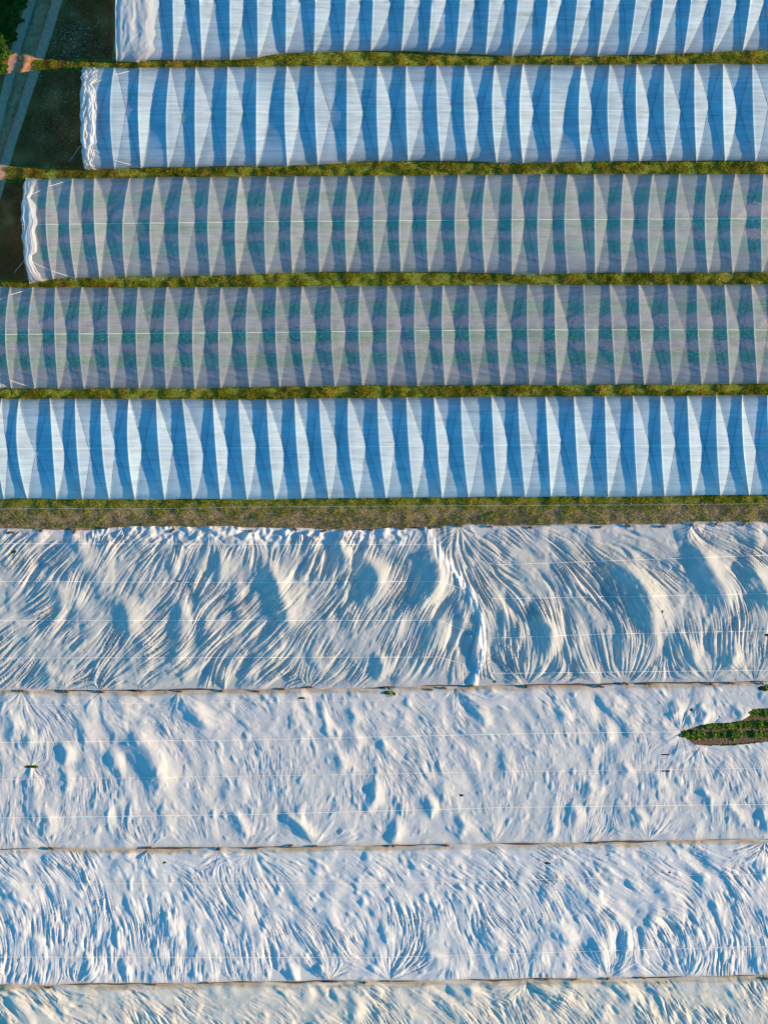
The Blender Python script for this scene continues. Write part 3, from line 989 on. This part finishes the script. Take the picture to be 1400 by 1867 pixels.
class Cover:
    """height field of one strip of fleece; image-space y runs down"""
    def __init__(s, ftop, fbot, base, pins, crests, amp, seed, big=0.06, LL=(12, 16, 22), pilot=0.12, rows=None, toplump=None, extra=None, seams=()):
        r = np.random.default_rng(seed)
        ny = int(round((fbot(700) - ftop(700)) / STEP)) + 1
        s.v = np.linspace(0, 1, ny)
        PX = np.broadcast_to(GX[None, :], (ny, len(GX)))
        PY = ftop(GX)[None, :] + (fbot(GX) - ftop(GX))[None, :] * s.v[:, None]
        s.PX, s.PY = PX, PY
        sh = PX.shape
        Vn = s.v[:, None]
        # direction of the wrinkles (double-angle mix), angle measured in image x right / y down
        A = base(PX, PY, np.broadcast_to(Vn, sh))
        A = A + nz(sh, 18, r) * math.radians(9)
        cx, sx_ = np.cos(2 * A), np.sin(2 * A)
        for (qx, qy, rad, wgt) in pins:
            dx, dy = PX - qx, PY - qy
            dd = np.hypot(dx, dy)
            w = wgt * np.exp(-(dd / rad) ** 2)
            an = np.arctan2(dy, dx)
            cx = cx * (1 - np.clip(w, 0, 1)) + w * np.cos(2 * an)
            sx_ = sx_ * (1 - np.clip(w, 0, 1)) + w * np.sin(2 * an)
        ang = 0.5 * np.arctan2(sx_, cx)
        big_h, cov = crest_field(PX, PY, crests)
        mod = np.clip(0.75 + 0.55 * nz(sh, 14, r), 0.12, 2.0)
        mod2 = np.clip(0.6 + 0.6 * nz(sh, 20, r), 0.05, 2.0)
        f1 = lic(r.standard_normal(sh), ang, LL[0])
        f2 = lic(nz(sh, 1.25, r), ang, LL[1])
        f3 = lic(nz(sh, 3.2, r), ang, LL[2])
        quiet = 1 - 0.72 * np.clip(cov * 1.4, 0, 1)
        rg = lambda f: 0.55 * f + 0.75 * (0.8 - np.abs(f))
        f4 = lic(nz(sh, 5.5, r), ang, 26)
        mod3 = np.clip(0.7 + 0.5 * nz(sh, 28, r), 0.1, 2.0)
        h = (f4 * amp[3] * mod3 + f1 * amp[0] * mod + rg(f2) * amp[1] * mod + rg(f3) * amp[2] * mod2) * quiet
        # pinned fans pull deeper folds
        fan = np.zeros(sh)
        for (qx, qy, rad, wgt) in pins:
            dd = np.hypot(PX - qx, PY - qy)
            th = np.arctan2(PY - qy, PX - qx)
            ph = r.uniform(0, 6.28)
            tt = np.linspace(-np.pi, np.pi, 721)
            prof = np.convolve(r.standard_normal(721), np.exp(-(np.arange(-20, 21) / 5.0) ** 2), 'same')
            prof += 1.2 * np.convolve(r.standard_normal(721), np.exp(-(np.arange(-40, 41) / 13.0) ** 2), 'same') / 1.6
            prof /= prof.std()
            reach = rad * (0.55 + 0.25 * np.interp(th, tt, np.convolve(r.standard_normal(721), np.exp(-(np.arange(-40, 41) / 12.0) ** 2), 'same') / 4))
            fan += 0.020 * np.exp(-(dd / np.clip(reach, 8, None)) ** 2) * np.clip(dd / 14, 0, 1) * np.interp(th + 0.06 * np.sin(dd * 0.07 + ph), tt, prof) * np.clip(wgt, 0, 1)
        h += fan
        # lumps of air and of plants
        l1 = np.maximum(nz(sh, (11, 8), r) - 0.35, -0.3)
        h += big * l1
        l2 = np.maximum(lic(nz(sh, 2.6, r), ang, 7) - 0.7, 0)
        if rows is None:
            h += pilot * l2 * 0.5
        else:
            per, ph0, amt = rows
            rp = 0.5 + 0.5 * np.cos(2 * np.pi * (PY - ftop(PX) - ph0) / per)
            pl = np.clip(nz(sh, (2.2, 2.6), r), -0.5, 2.2)
            h += amt * rp ** 2 * (0.5 + 0.6 * pl) + pilot * l2 * 0.35
        h += big_h
        # seams press the cloth down a little
        for k, sf in enumerate(seams):
            dy = PY - sf(PX)
            h -= 0.030 * np.exp(-(dy / 3.0) ** 2) * np.clip(1 - cov, 0.2, 1)
        dome = 0.24 * (1 - np.abs(2 * Vn - 1) ** 5)
        edge = np.clip(np.minimum(Vn * (fbot(700) - ftop(700)), (1 - Vn) * (fbot(700) - ftop(700))) / 16.0, 0, 1) ** 0.7
        h = dome * (0.9 + 0.1 * nz(sh, 30, r)) + h * (0.18 + 0.82 * edge)
        if toplump is not None:
            t = toplump(PX, PY - ftop(PX))
            h += t * (0.06 * np.maximum(nz(sh, (4, 5), r), -0.7) + 0.045 * nz(sh, 2.2, r))
        if extra is not None:
            h = extra(PX, PY, h, r)
        h = np.maximum(h, 0.0) + 0.04 - 0.03 * np.exp(-((PY - ftop(PX)) / 2.5) ** 2)
        s.h = h
        s.ftop, s.fbot = ftop, fbot
        # tan soil staining along the upper hem
        dt = (PY - ftop(PX))
        n1 = nz(sh, (1.5, 14), r); n2 = nz(sh, (2, 3), r)
        s.dt = dt
        s.n1, s.n2 = n1, n2

    def z_at(s, px, py):
        t = (py - s.ftop(px)) / (s.fbot(px) - s.ftop(px))
        i = np.clip(np.rint(t * (len(s.v) - 1)).astype(int), 0, len(s.v) - 1)
        j = np.clip(np.rint((px - GX[0]) / STEP).astype(int), 0, len(GX) - 1)
        return s.h[i, j]

    def build(s, name, label, mat, mask=None, dirt=None, lift=0.0, thick=None):
        ny, nx = s.PX.shape
        V = np.stack([wx(s.PX), wy(s.PY), s.h + lift], -1).reshape(-1, 3)
        fm = None
        if mask is not None:
            fm = mask[:-1, :-1] & mask[1:, 1:] & mask[:-1, 1:] & mask[1:, :-1]
        F = grid_faces(ny, nx, fm)[:, ::-1]
        at = {'dirt': (np.zeros(ny * nx) if dirt is None else np.clip(dirt, 0, 1).ravel())}
        at['thick'] = np.zeros(ny * nx) if thick is None else np.clip(thick, 0, 1).ravel()
        V, F, at = compact(V, F, at)
        root = empty(name, (float(V[:, 0].mean()), float(V[:, 1].mean()), 0))
        org = np.array(root.location)
        link('fleece_sheet', mesh_np('fleece_sheet', V - org, F, True, at, mat), None, root)
        tag(root, label, 'fleece cover')
        return root, org

    def seam(s, f, x0, x1, root, org, rad=0.026):
        xx = np.arange(x0, x1, 4.0)
        yy = f(xx)
        hs = blur(s.h, 2.5)
        sv = s.h
        s.h = hs
        z = s.z_at(xx, yy)
        s.h = sv
        z = np.maximum(z, s.z_at(xx, yy)) + 0.04
        tube('seam_cord', np.stack([wx(xx), wy(yy), z], 1) - org, rad, M['cord'], root, 5)


rad = math.radians
# fold where two sheets of the first strip overlap (x as a function of y)
FOLD = [(772, 950), (788, 985), (806, 1015), (835, 1052), (862, 1092), (876, 1140), (880, 1185), (868, 1228), (850, 1262)]
foldx = lambda y: np.interp(y, [p[1] for p in FOLD], [p[0] for p in FOLD])


def base6(PX, PY, V):
    fx = foldx(PY)
    # left sheet: streaks climb to the right ; right sheet: fall to the right, steeper downward
    aL = -np.interp(PX, [0, 250, 480, 650, 860], [36, 42, 52, 55, 66])
    aL = aL - 12 * (1 - V)
    aR = np.interp(V, [0, 0.25, 0.55, 0.8, 1], [24, 38, 62, 86, 100]) + np.interp(PX, [900, 1150, 1400], [6, 0, 2])
    k = 1 / (1 + np.exp(-(PX - fx) / 14.0))
    a = np.where(PX < fx, aL, aR)
    # along the fold itself
    g = np.exp(-((PX - fx) / 16.0) ** 2)
    tang = np.degrees(np.arctan2(np.full_like(PX, 4.0), foldx(PY + 2) - foldx(PY - 2)))
    c = np.cos(2 * np.radians(a)) * (1 - g) + g * np.cos(2 * np.radians(tang))
    s_ = np.sin(2 * np.radians(a)) * (1 - g) + g * np.sin(2 * np.radians(tang))
    return 0.5 * np.arctan2(s_, c)


crest6 = [
    ([(150, 985), (155, 1012), (150, 1045)], 0.24, 26, 26), ([(100, 1060), (112, 1085), (112, 1110)], 0.24, 24, 22),
    ([(222, 1085), (234, 1125), (238, 1165)], 0.26, 22, 24), ([(325, 1085), (334, 1130), (330, 1165)], 0.20, 20, 22),
    ([(85, 1215), (95, 1235), (90, 1250)], 0.2, 20, 20), ([(400, 1000), (405, 1030), (400, 1060)], 0.2, 16, 16),
    ([(484, 1012), (505, 1060), (522, 1110), (528, 1155)], 0.42, 26, 22), ([(650, 1000), (688, 1040), (692, 1075), (668, 1110)], 0.40, 32, 26),
    ([(778, 985), (804, 1040), (796, 1078), (752, 1125)], 0.52, 34, 16), ([(800, 1120), (796, 1165), (780, 1195)], 0.20, 24, 20),
    ([(620, 990), (632, 1020), (625, 1045)], 0.22, 16, 14),
    ([(1110, 1010), (1165, 1055), (1188, 1105), (1192, 1160)], 0.55, 34, 26), ([(1262, 985), (1296, 1035), (1320, 1080), (1326, 1115)], 0.46, 32, 26),
    ([(1362, 1015), (1392, 1070), (1412, 1115)], 0.46, 30, 26), ([(985, 1120), (1009, 1150), (996, 1205)], 0.32, 22, 16),
    ([(1240, 1150), (1262, 1190), (1268, 1225)], 0.24, 16, 14), ([(1330, 1140), (1338, 1190), (1330, 1225)], 0.22, 16, 14), ([(690, 1190), (700, 1215), (690, 1240)], 0.22, 14, 14),
]
pins6 = [(315, 967, 60, 0.9), (383, 967, 60, 0.9), (458, 967, 55, 0.9), (537, 965, 40, 0.6), (120, 1258, 40, 0.5), (182, 1259, 60, 0.55), (255, 1259, 40, 0.5), (565, 1254, 60, 0.6),
         (710, 1253, 60, 0.6), (838, 960, 80, 0.9), (958, 1250, 80, 0.9), (1095, 1249, 60, 0.7), (1140, 1247, 60, 0.7), (1296, 1245, 80, 0.9), (1375, 1245, 70, 0.9), (1262, 958, 50, 0.6)]


def top6(PX, dy):
    return np.exp(-(dy / 26.0) ** 2) * np.clip((PX - 130) / 60, 0.25, 1) * np.clip((770 - PX) / 40, 0.0, 1)


def extra6(PX, PY, h, r):
    fx = foldx(PY)
    d = PX - fx
    bump = np.exp(-(d / 9.0) ** 2)
    folds = 0.05 * nz(h.shape, (9, 1.6), r) * np.exp(-(d / 11.0) ** 2)
    fanw = np.clip(1 - (PY - 955) / 120.0, 0, 1) * np.exp(-((d - 22) / 30.0) ** 2)
    return h + 0.09 * bump + folds + 0.02 * fanw * nz(h.shape, (8, 1.8), r)


seams6 = [lerpk([(-40, 991), (800, 993), (900, 1030), (1400, 1012)]), lerpk([(-40, 1060), (460, 1062), (800, 1060), (900, 1092), (1400, 1082)]),
          lerpk([(-40, 1131), (800, 1131), (880, 1164), (1100, 1156), (1400, 1150)]), lerpk([(-40, 1200), (800, 1198), (900, 1228), (1400, 1222)])]
c6 = Cover(wobbly(C6_top, 0, 1.2, 5), wobbly(E67, -1.0, 1.1, 6), base6, pins6, crest6, (0.022, 0.046, 0.050, 0.045), 61, LL=(26, 30, 30), big=0.055, pilot=0.07, rows=(23.5, 8, 0.022), toplump=top6, extra=extra6, seams=seams6)
bag_d = np.clip(np.exp(-(c6.dt / 5.0) ** 2) * (0.35 + 0.4 * c6.n1), 0, 0.6) * (c6.PX > 820)
fx6 = foldx(c6.PY)
thick6 = 0.7 * np.clip(1.4 * top6(c6.PX, c6.dt) + 0.25 * c6.n2 * (c6.dt < 40), 0, 1) * (c6.PX < 780) + 0.8 * np.exp(-((c6.PX - fx6 - 2) / 9.0) ** 2) + 0.5 * np.clip((c6.PX - 800) / 60, 0, 1) * np.exp(-(c6.dt / 22.0) ** 2)
tears = [(25, 1006, 6, 2.5), (326, 1060, 6, 1.8), (1206, 1115, 1.6, 2.5), (901, 1243, 3.5, 1.8), (1397, 1158, 5, 2)]


def tear_mask(c, lst):
    m = np.ones_like(c.PX, bool)
    for (x, y, a, b) in lst:
        m &= ((c.PX - x) / (0.8 * a)) ** 2 + ((c.PY - y) / (0.85 * b)) ** 2 > 1
    return m


tm6 = tear_mask(c6, tears)
# the right sheet lies under, the left one ends in the gathered fold
rt, og = c6.build('fleece_cover', 'greyest wrinkled fleece sheet left of the gathered fold, below the grass verge', M['fl6'], tm6 & (c6.PX < fx6 + 7), bag_d, 0.03, thick6)
for f in seams6: c6.seam(f, -38, 800 if f is seams6[0] else 850, rt, og)
rt, og = c6.build('fleece_cover', 'grey-white wrinkled fleece sheet right of the gathered fold, with the big curved billow', M['fl6'], tm6 & (c6.PX > fx6 - 6), bag_d, 0.0, thick6)
for f in seams6: c6.seam(f, 890, 1438, rt, og)

# second strip
CREST_K = 0.85
def base7(PX, PY, V):
    a = np.interp(V, [0, 0.2, 0.45, 0.75, 1], [38, 50, 72, 88, 92])
    a = a + 10 * np.sin(PX * 0.012 + 1)
    return np.radians(a)


crest7 = [
    ([(232, 1320), (264, 1355), (286, 1395), (300, 1450)], 0.40, 34, 30), ([(338, 1278), (358, 1298), (378, 1328)], 0.34, 22, 20),
    ([(198, 1372), (208, 1385), (204, 1402)], 0.2, 12, 14), ([(82, 1475), (92, 1500), (86, 1525)], 0.24, 18, 16), ([(48, 1330), (56, 1348), (52, 1362)], 0.2, 12, 14),
    ([(112, 1355), (124, 1372), (118, 1394)], 0.22, 12, 14), ([(145, 1310), (158, 1335), (160, 1350)], 0.2, 16, 16), ([(614, 1370), (624, 1390), (620, 1408)], 0.22, 14, 14),
    ([(640, 1295), (648, 1305), (644, 1318)], 0.17, 10, 12), ([(645, 1338), (652, 1350), (650, 1360)], 0.17, 18, 12), ([(684, 1415), (688, 1450), (672, 1478)], 0.24, 12, 14),
    ([(525, 1485), (553, 1508), (574, 1536)], 0.30, 15, 14), ([(722, 1490), (724, 1515), (715, 1540)], 0.26, 12, 12), ([(866, 1290), (882, 1308), (884, 1322)], 0.18, 12, 12),
    ([(1046, 1470), (1052, 1488), (1048, 1505)], 0.22, 14, 14), ([(1138, 1395), (1146, 1405), (1142, 1412)], 0.18, 10, 10), ([(1074, 1430), (1080, 1442), (1074, 1452)], 0.18, 12, 12),
    ([(1195, 1410), (1200, 1422), (1196, 1436)], 0.17, 12, 12), ([(1280, 1440), (1294, 1452), (1296, 1464)], 0.18, 12, 12), ([(1020, 1292), (1030, 1302), (1028, 1312)], 0.17, 12, 12),
    ([(1330, 1470), (1345, 1485), (1348, 1500)], 0.18, 14, 12), ([(1390, 1480), (1400, 1500), (1396, 1515)], 0.2, 12, 14), ([(425, 1480), (440, 1500), (448, 1525)], 0.22, 14, 12),
    ([(20, 1300), (28, 1330), (22, 1350)], 0.22, 14, 14), ([(65, 1470), (72, 1490), (66, 1506)], 0.14, 10, 10), ([(120, 1400), (126, 1425), (120, 1445)], 0.16, 10, 10),
    ([(780, 1455), (790, 1470), (786, 1484)], 0.2, 12, 12), ([(838, 1490), (848, 1505), (842, 1520)], 0.18, 12, 12), ([(1160, 1478), (1170, 1492), (1166, 1506)], 0.2, 12, 12),
    ([(1232, 1280), (1238, 1294), (1228, 1306)], 0.2, 10, 10), ([(1278, 1290), (1290, 1302), (1276, 1320)], 0.22, 14, 12), ([(1342, 1290), (1354, 1302), (1350, 1312)], 0.2, 12, 12),
]
pins7 = [(93, 1547, 60, 0.9), (272, 1546, 50, 0.9), (575, 1543, 85, 0.95), (717, 1541, 65, 0.95), (450, 1545, 50, 0.8), (38, 1261, 90, 0.9), (325, 1261, 60, 0.7), (830, 1255, 70, 0.6), (900, 1540, 80, 0.7), (1182, 1535, 85, 0.9),
         (1240, 1334, 75, 0.85), (1275, 1362, 70, 0.8), (57, 1397, 40, 0.9), (184, 1262, 60, 0.6)]
seams7 = [lerpk([(-40, 1286), (400, 1281), (1200, 1270), (1440, 1266)]), lerpk([(-40, 1354), (460, 1349), (930, 1338), (1243, 1334), (1440, 1333)]), lerpk([(-40, 1422), (460, 1415), (930, 1407), (1440, 1400)]),
          lerpk([(-40, 1492), (460, 1485), (930, 1472), (1440, 1466)])]
c7 = Cover(wobbly(E67, 0.3, 0.9, 7), wobbly(E78, -1.0, 0.9, 8), base7, pins7, crest7, (0.005, 0.0065, 0.009, 0.030), 71, LL=(8, 9, 13), big=0.034, pilot=0.08, rows=(17.5, 4, 0.018), seams=seams7)
hole = [(1241, 1334), (1256, 1330), (1278, 1322), (1300, 1319), (1330, 1318), (1352, 1314), (1366, 1306), (1371, 1294), (1392, 1292), (1450, 1292), (1450, 1352), (1400, 1352), (1360, 1356), (1330, 1359), (1290, 1359), (1266, 1357), (1250, 1345)]


def in_poly(X, Y, poly):
    ins = np.zeros(X.shape, bool)
    n = len(poly)
    for i in range(n):
        x0, y0 = poly[i]; x1, y1 = poly[(i + 1) % n]
        c = ((y0 > Y) != (y1 > Y)) & (X < (x1 - x0) * (Y - y0) / (y1 - y0 + 1e-9) + x0)
        ins ^= c
    return ins


tears7 = [(57, 1398, 15, 2.4), (707, 1264, 4, 3), (718, 1265, 3, 2.2), (550, 1273, 8, 1.2), (841, 1450, 4, 2), (1212, 1376, 9, 1.0), (1213, 1406, 9, 1.0), (1260, 1294, 2.5, 2.5), (1393, 1255, 14, 5)]
m7 = tear_mask(c7, tears7) & ~in_poly(c7.PX, c7.PY, hole)
edge7 = np.clip(0.8 + 0.3 * c7.n1, 0, 1) * np.clip((11 - c7.dt) / 5.0, 0, 1) + 0.5 * np.exp(-((c7.fbot(c7.PX) - c7.PY) / 3) ** 2)
rt, og = c7.build('fleece_cover', 'white fleece cover with an open gap showing crop rows at the right', M['fl7'], m7, edge7)
c7.seam(seams7[0], -38, 700, rt, og, 0.016)
c7.seam(seams7[1], -38, 1242, rt, og, 0.040)
c7.seam(seams7[2], -38, 1438, rt, og, 0.024)
c7.seam(seams7[3], -38, 1438, rt, og, 0.040)

# third strip
CREST_K = 0.75
def base8(PX, PY, V):
    a = np.interp(V, [0, 0.2, 0.5, 0.8, 1], [22, 38, 58, 76, 84]) + 6 * np.sin(PX * 0.009 + 0.4) + np.interp(PX, [0, 350, 600], [14, 8, 0])
    return np.radians(a)


crest8 = [([(300, 1665), (318, 1700), (330, 1735)], 0.24, 22, 18), ([(348, 1690), (362, 1720), (370, 1750)], 0.24, 18, 16), ([(60, 1705), (74, 1722), (70, 1745)], 0.2, 18, 16),
          ([(1050, 1615), (1072, 1640), (1086, 1660)], 0.30, 24, 20), ([(1008, 1680), (1026, 1700), (1040, 1722)], 0.28, 24, 20), ([(15, 1605), (34, 1625), (38, 1650)], 0.24, 22, 20),
          ([(1190, 1600), (1216, 1625), (1222, 1650)], 0.2, 18, 14), ([(900, 1690), (912, 1715), (910, 1735)], 0.18, 16, 14), ([(470, 1690), (476, 1715), (470, 1730)], 0.18, 12, 12),
          ([(700, 1690), (706, 1705), (702, 1722)], 0.16, 12, 12), ([(160, 1740), (168, 1765), (160, 1785)], 0.2, 18, 14), ([(785, 1735), (800, 1750), (798, 1768)], 0.2, 16, 14), ([(1385, 1560), (1395, 1580), (1390, 1600)], 0.2, 18, 14)]
pins8 = [(710, 1788, 110, 1.0), (600, 1788, 55, 0.8), (140, 1794, 40, 0.7), (1108, 1783, 80, 0.8), (1250, 1781, 60, 0.6), (270, 1548, 60, 0.7), (400, 1547, 60, 0.7), (465, 1547, 120, 0.6), (1395, 1531, 80, 0.7)]
seams8 = [lerpk([(-40, 1612), (350, 1611), (700, 1610), (930, 1605), (1440, 1592)]), lerpk([(-40, 1680), (600, 1679), (1000, 1669), (1440, 1659)]), lerpk([(-40, 1745), (350, 1746), (700, 1746), (1050, 1735), (1440, 1724)])]
c8 = Cover(wobbly(E78, 0.3, 0.9, 9), wobbly(E89, -1.0, 0.9, 10), base8, pins8, crest8, (0.011, 0.020, 0.021, 0.034), 81, LL=(13, 18, 22), big=0.040, pilot=0.10, rows=(17, 6, 0.018), seams=seams8)
edge8 = np.clip(0.8 + 0.3 * c8.n1, 0, 1) * np.clip((11 - c8.dt) / 5.0, 0, 1) + 0.5 * np.exp(-((c8.fbot(c8.PX) - c8.PY) / 3) ** 2)
m8 = tear_mask(c8, [(998, 1574, 7, 1.4), (1220, 1591, 2, 1.4), (300, 1573, 3, 1.2)])
rt, og = c8.build('fleece_cover', 'bright white fleece cover with slanting wrinkles and a large fan of folds below', M['fl8'], m8, edge8)
c8.seam(seams8[0], -38, 1438, rt, og, 0.024)
c8.seam(seams8[1], 650, 1438, rt, og, 0.012)
c8.seam(seams8[2], -38, 1438, rt, og, 0.034)

# fourth strip, cut by the bottom of the picture
def base9(PX, PY, V):
    a = np.interp(V, [0, 0.12, 0.3, 0.6, 1], [24, 36, 48, 66, 80]) + np.interp(PX, [0, 200, 700, 1400], [4, -4, 2, 10])
    return np.radians(a)


pins9 = [(960, 1788, 80, 0.7), (-20, 1800, 120, 0.7), (610, 1792, 40, 0.6)]
seams9 = [lerpk([(-40, 1868), (1440, 1850)])]
c9 = Cover(wobbly(E89, 0.3, 1.0, 11), C9_bot, base9, pins9, [([(20, 1820), (48, 1845), (60, 1875)], 0.26, 22, 18), ([(640, 1815), (652, 1830), (650, 1850)], 0.18, 14, 14), ([(1140, 1800), (1150, 1815), (1146, 1830)], 0.18, 12, 12)],
           (0.012, 0.024, 0.028, 0.044), 91, LL=(9, 12, 17), big=0.035, pilot=0.07, rows=(17, 8, 0.018), seams=[])
edge9 = np.clip((12.5 - c9.dt) / 4.0, 0, 1) * np.clip(0.66 + 0.3 * c9.n1, 0, 0.95) + 0.18 * np.clip(c9.n2 - 0.3, 0, 1)
rt, og = c9.build('fleece_cover', 'cream coloured wrinkled fleece cover cut off by the bottom of the picture', M['fl9'], None, edge9)

M['canopy'] = plain_mat('low_crop_canopy', [(0.3, (0.05, 0.06, 0.04)), (0.55, (0.05, 0.13, 0.06)), (0.75, (0.09, 0.20, 0.09))], 2.0, stretch=(0.5, 1.5, 1.0), bump=0.6, bscale=6.0)
xs = np.linspace(-60, 1460, 60)
strip_mesh('crop_bed', wx(xs), wy(C6_top(xs) + 14), wy(E67(xs) - 8), 0.012, M['canopy'])
# soil under the covers, and rows of low plants there
xs = np.linspace(-60, 1460, 60)
strip_mesh('field_soil', wx(xs), wy(C6_top(xs) - 4), wy(C9_bot(xs) + 10), 0.004, M['soil'])


def field_row(f, x0, x1, n, mat, label, group, size=0.19, wid=0.125, hz=0.30):
    px = rng.uniform(x0, x1, n)
    # plants stand about 35 cm apart
    cell = np.round(px / 9.5)
    vig = np.random.default_rng(int(x0)).uniform(0.35, 1.25, 4000)[np.clip(cell.astype(int) + 100, 0, 3999)]
    pp = cell * 9.5 + rng.normal(0, 2.0, n) * vig
    px = np.where(rng.uniform(0, 1, n) < 0.8, pp, px)
    off = rng.normal(0, 1, n) * wid * vig
    z = 0.03 + hz * vig * np.clip(1 - np.abs(off) / (3 * wid), 0.1, 1) * rng.uniform(0.4, 1.0, n)
    P, F, R = leaves(wx(px), wy(f(px)) + off, z, size, 0.7)
    o0 = np.array([float(wx((x0 + x1) / 2)), float(wy(f((x0 + x1) / 2))), 0])
    o = link('crop_row', mesh_np('crop_row', P - o0, F, False, {'rnd': R}, M[mat]))
    o.location = o0
    return tag(o, label, 'crop row', group)


M['furrow'] = plain_mat('furrow_soil', [(0.3, (0.11, 0.075, 0.045)), (0.7, (0.21, 0.14, 0.085))], 4.0, bump=1.0, bscale=7.0, bdist=0.12)
xs = np.linspace(1228, 1450, 40)
strip_mesh('furrow_soil', wx(xs), wy(np.full(40, 1288.0)), wy(np.full(40, 1366.0)), 0.010, M['furrow'])
field_row(lambda x: 1299 + 0 * x, 1368, 1450, 1500, 'opencrop', 'shortest green crop row, topmost in the fleece gap', 'crop rows in the gap of the fleece')
field_row(lambda x: 1322 - (x - 1300) * 0.012, 1270, 1450, 3200, 'opencrop', 'green crop row in the middle of the gap in the fleece', 'crop rows in the gap of the fleece')
field_row(lambda x: 1340 - (x - 1300) * 0.014, 1236, 1450, 3800, 'opencrop', 'longest green crop row, lowest thick one in the fleece gap', 'crop rows in the gap of the fleece')
field_row(lambda x: 1360 - (x - 1300) * 0.012, 1270, 1400, 420, 'opencrop', 'thin line of small green plants at the lower lip of the fleece gap', 'crop rows in the gap of the fleece', 0.1, 0.05, 0.1)
field_row(lambda x: 1398 + 0 * x, 45, 70, 160, 'opencrop', 'bit of green crop showing in the slit at the left of the white fleece', 'crop rows in the gap of the fleece')
field_row(lambda x: 1264 + 0 * x, 704, 711, 40, 'opencrop', 'tuft of green crop poking through the small tear below the gathered fold', 'crop rows in the gap of the fleece')
field_row(lambda x: 1254 + 0 * x, 1392, 1440, 200, 'opencrop', 'bit of green crop at the right edge between the first two strips', 'crop rows in the gap of the fleece')

# ---------------------------------------------------------------- sacks that weigh the hems down
def sack_mesh(seed, L=0.55, W=0.19, Hh=0.15):
    r = np.random.default_rng(seed)
    nu, nv = 26, 14
    t = np.linspace(0, 1, nu)
    prof = np.clip(np.sin(np.pi * np.clip(t * 1.02 - 0.01, 0, 1)), 0, 1) ** 0.45
    prof = prof * (0.85 + 0.15 * np.sin(t * 9 + seed)) + 0.12
    prof[0] = 0.20; prof[1] = 0.14; prof[-1] = 0.2; prof[-2] = 0.14    # tied necks flare a little
    a = np.linspace(0, 2 * np.pi, nv, endpoint=False)
    lump = nz((nu, nv), (2, 1.5), r) * 0.06
    bend = 0.05 * np.sin(t * 3.1 + seed)
    V = np.zeros((nu, nv, 3))
    for j in range(nv):
        k = prof * (1 + lump[:, j])
        V[:, j, 0] = (t - 0.5) * L
        V[:, j, 1] = np.cos(a[j]) * W / 2 * k + bend
        V[:, j, 2] = Hh / 2 + np.sin(a[j]) * Hh / 2 * k
    i, j = np.meshgrid(np.arange(nu - 1), np.arange(nv), indexing='ij')
    i, j = i.ravel(), j.ravel(); j2 = (j + 1) % nv
    F = np.stack([i * nv + j, (i + 1) * nv + j, (i + 1) * nv + j2, i * nv + j2], 1)
    me = mesh_np('sandbag', V.reshape(-1, 3), F, True, mat=M['sack'])
    return me


SM = [sack_mesh(k, L, W, 0.15) for k, (L, W) in enumerate([(0.55, 0.19), (0.46, 0.2), (0.62, 0.17), (0.4, 0.22)])]
ORD = ['first', 'second', 'third', 'fourth', 'fifth', 'sixth', 'seventh', 'eighth', 'ninth', 'tenth', 'eleventh', 'twelfth', 'thirteenth', 'fourteenth', 'fifteenth', 'sixteenth', 'seventeenth', 'eighteenth', 'nineteenth',
       'twentieth', 'twenty-first', 'twenty-second', 'twenty-third', 'twenty-fourth', 'twenty-fifth', 'twenty-sixth']
BAGS = {
    'beside the grass verge': (c6, [(21, 972, 5), (74, 968, 50), (135, 970, 75), (193, 963, 0), (315, 968, 35), (383, 968, 55), (458, 968, 0), (537, 965, -5), (591, 969, 10), (633, 967, -5), (676, 966, 15), (733, 964, 5),
                                            (769, 963, 0), (784, 962, 5), (802, 961, 12), (838, 959, -3), (893, 961, 0), (967, 961, -3), (1091, 961, 25), (1145, 959, -5), (1207, 961, 0), (1262, 957, -50), (1304, 956, 60), (1356, 956, 55)]),
    'between grey and white fleece': (c7, [(39, 1261, 0), (122, 1260, -3), (184, 1261, 0), (255, 1260, -4), (327, 1261, -15), (404, 1259, -5), (468, 1260, 0), (515, 1257, 5), (564, 1254, 0), (710, 1254, 0),
                                            (784, 1257, 0), (809, 1255, 5), (858, 1252, 5), (960, 1251, 0), (1094, 1251, 0), (1140, 1247, 0), (1180, 1248, 0), (1296, 1246, 10), (1333, 1245, 0), (1388, 1246, -20)]),
    'below the gapped fleece': (c8, [(93, 1548, 0), (272, 1547, 0), (399, 1547, 12), (465, 1547, 15), (530, 1543, 40), (574, 1544, 0), (717, 1542, 0), (812, 1541, 3), (1086, 1538, 5)]),
    'above the cream fleece': (c9, [(90, 1800, 0), (280, 1795, 5), (377, 1793, 10), (610, 1791, 0), (665, 1791, -5), (707, 1789, 10), (995, 1787, 0), (1047, 1787, 10), (1107, 1784, 15), (1172, 1783, 0), (1396, 1785, 0)]),
}
for where, (cc, lst) in BAGS.items():
    for k, (x, y, a) in enumerate(lst):
        o = link('sandbag', SM[(k * 7 + len(lst)) % 4])
        o.location = (float(wx(x)), float(wy(y)), 0.10)
        o.rotation_euler = (0, 0, math.radians(a))
        s_ = 0.85 + 0.3 * random.random()
        o.scale = (s_, s_, s_)
        tag(o, f'dark brown sandbag {where}, {ORD[k]} from the left', 'sandbag', 'sandbags holding the fleece hems')
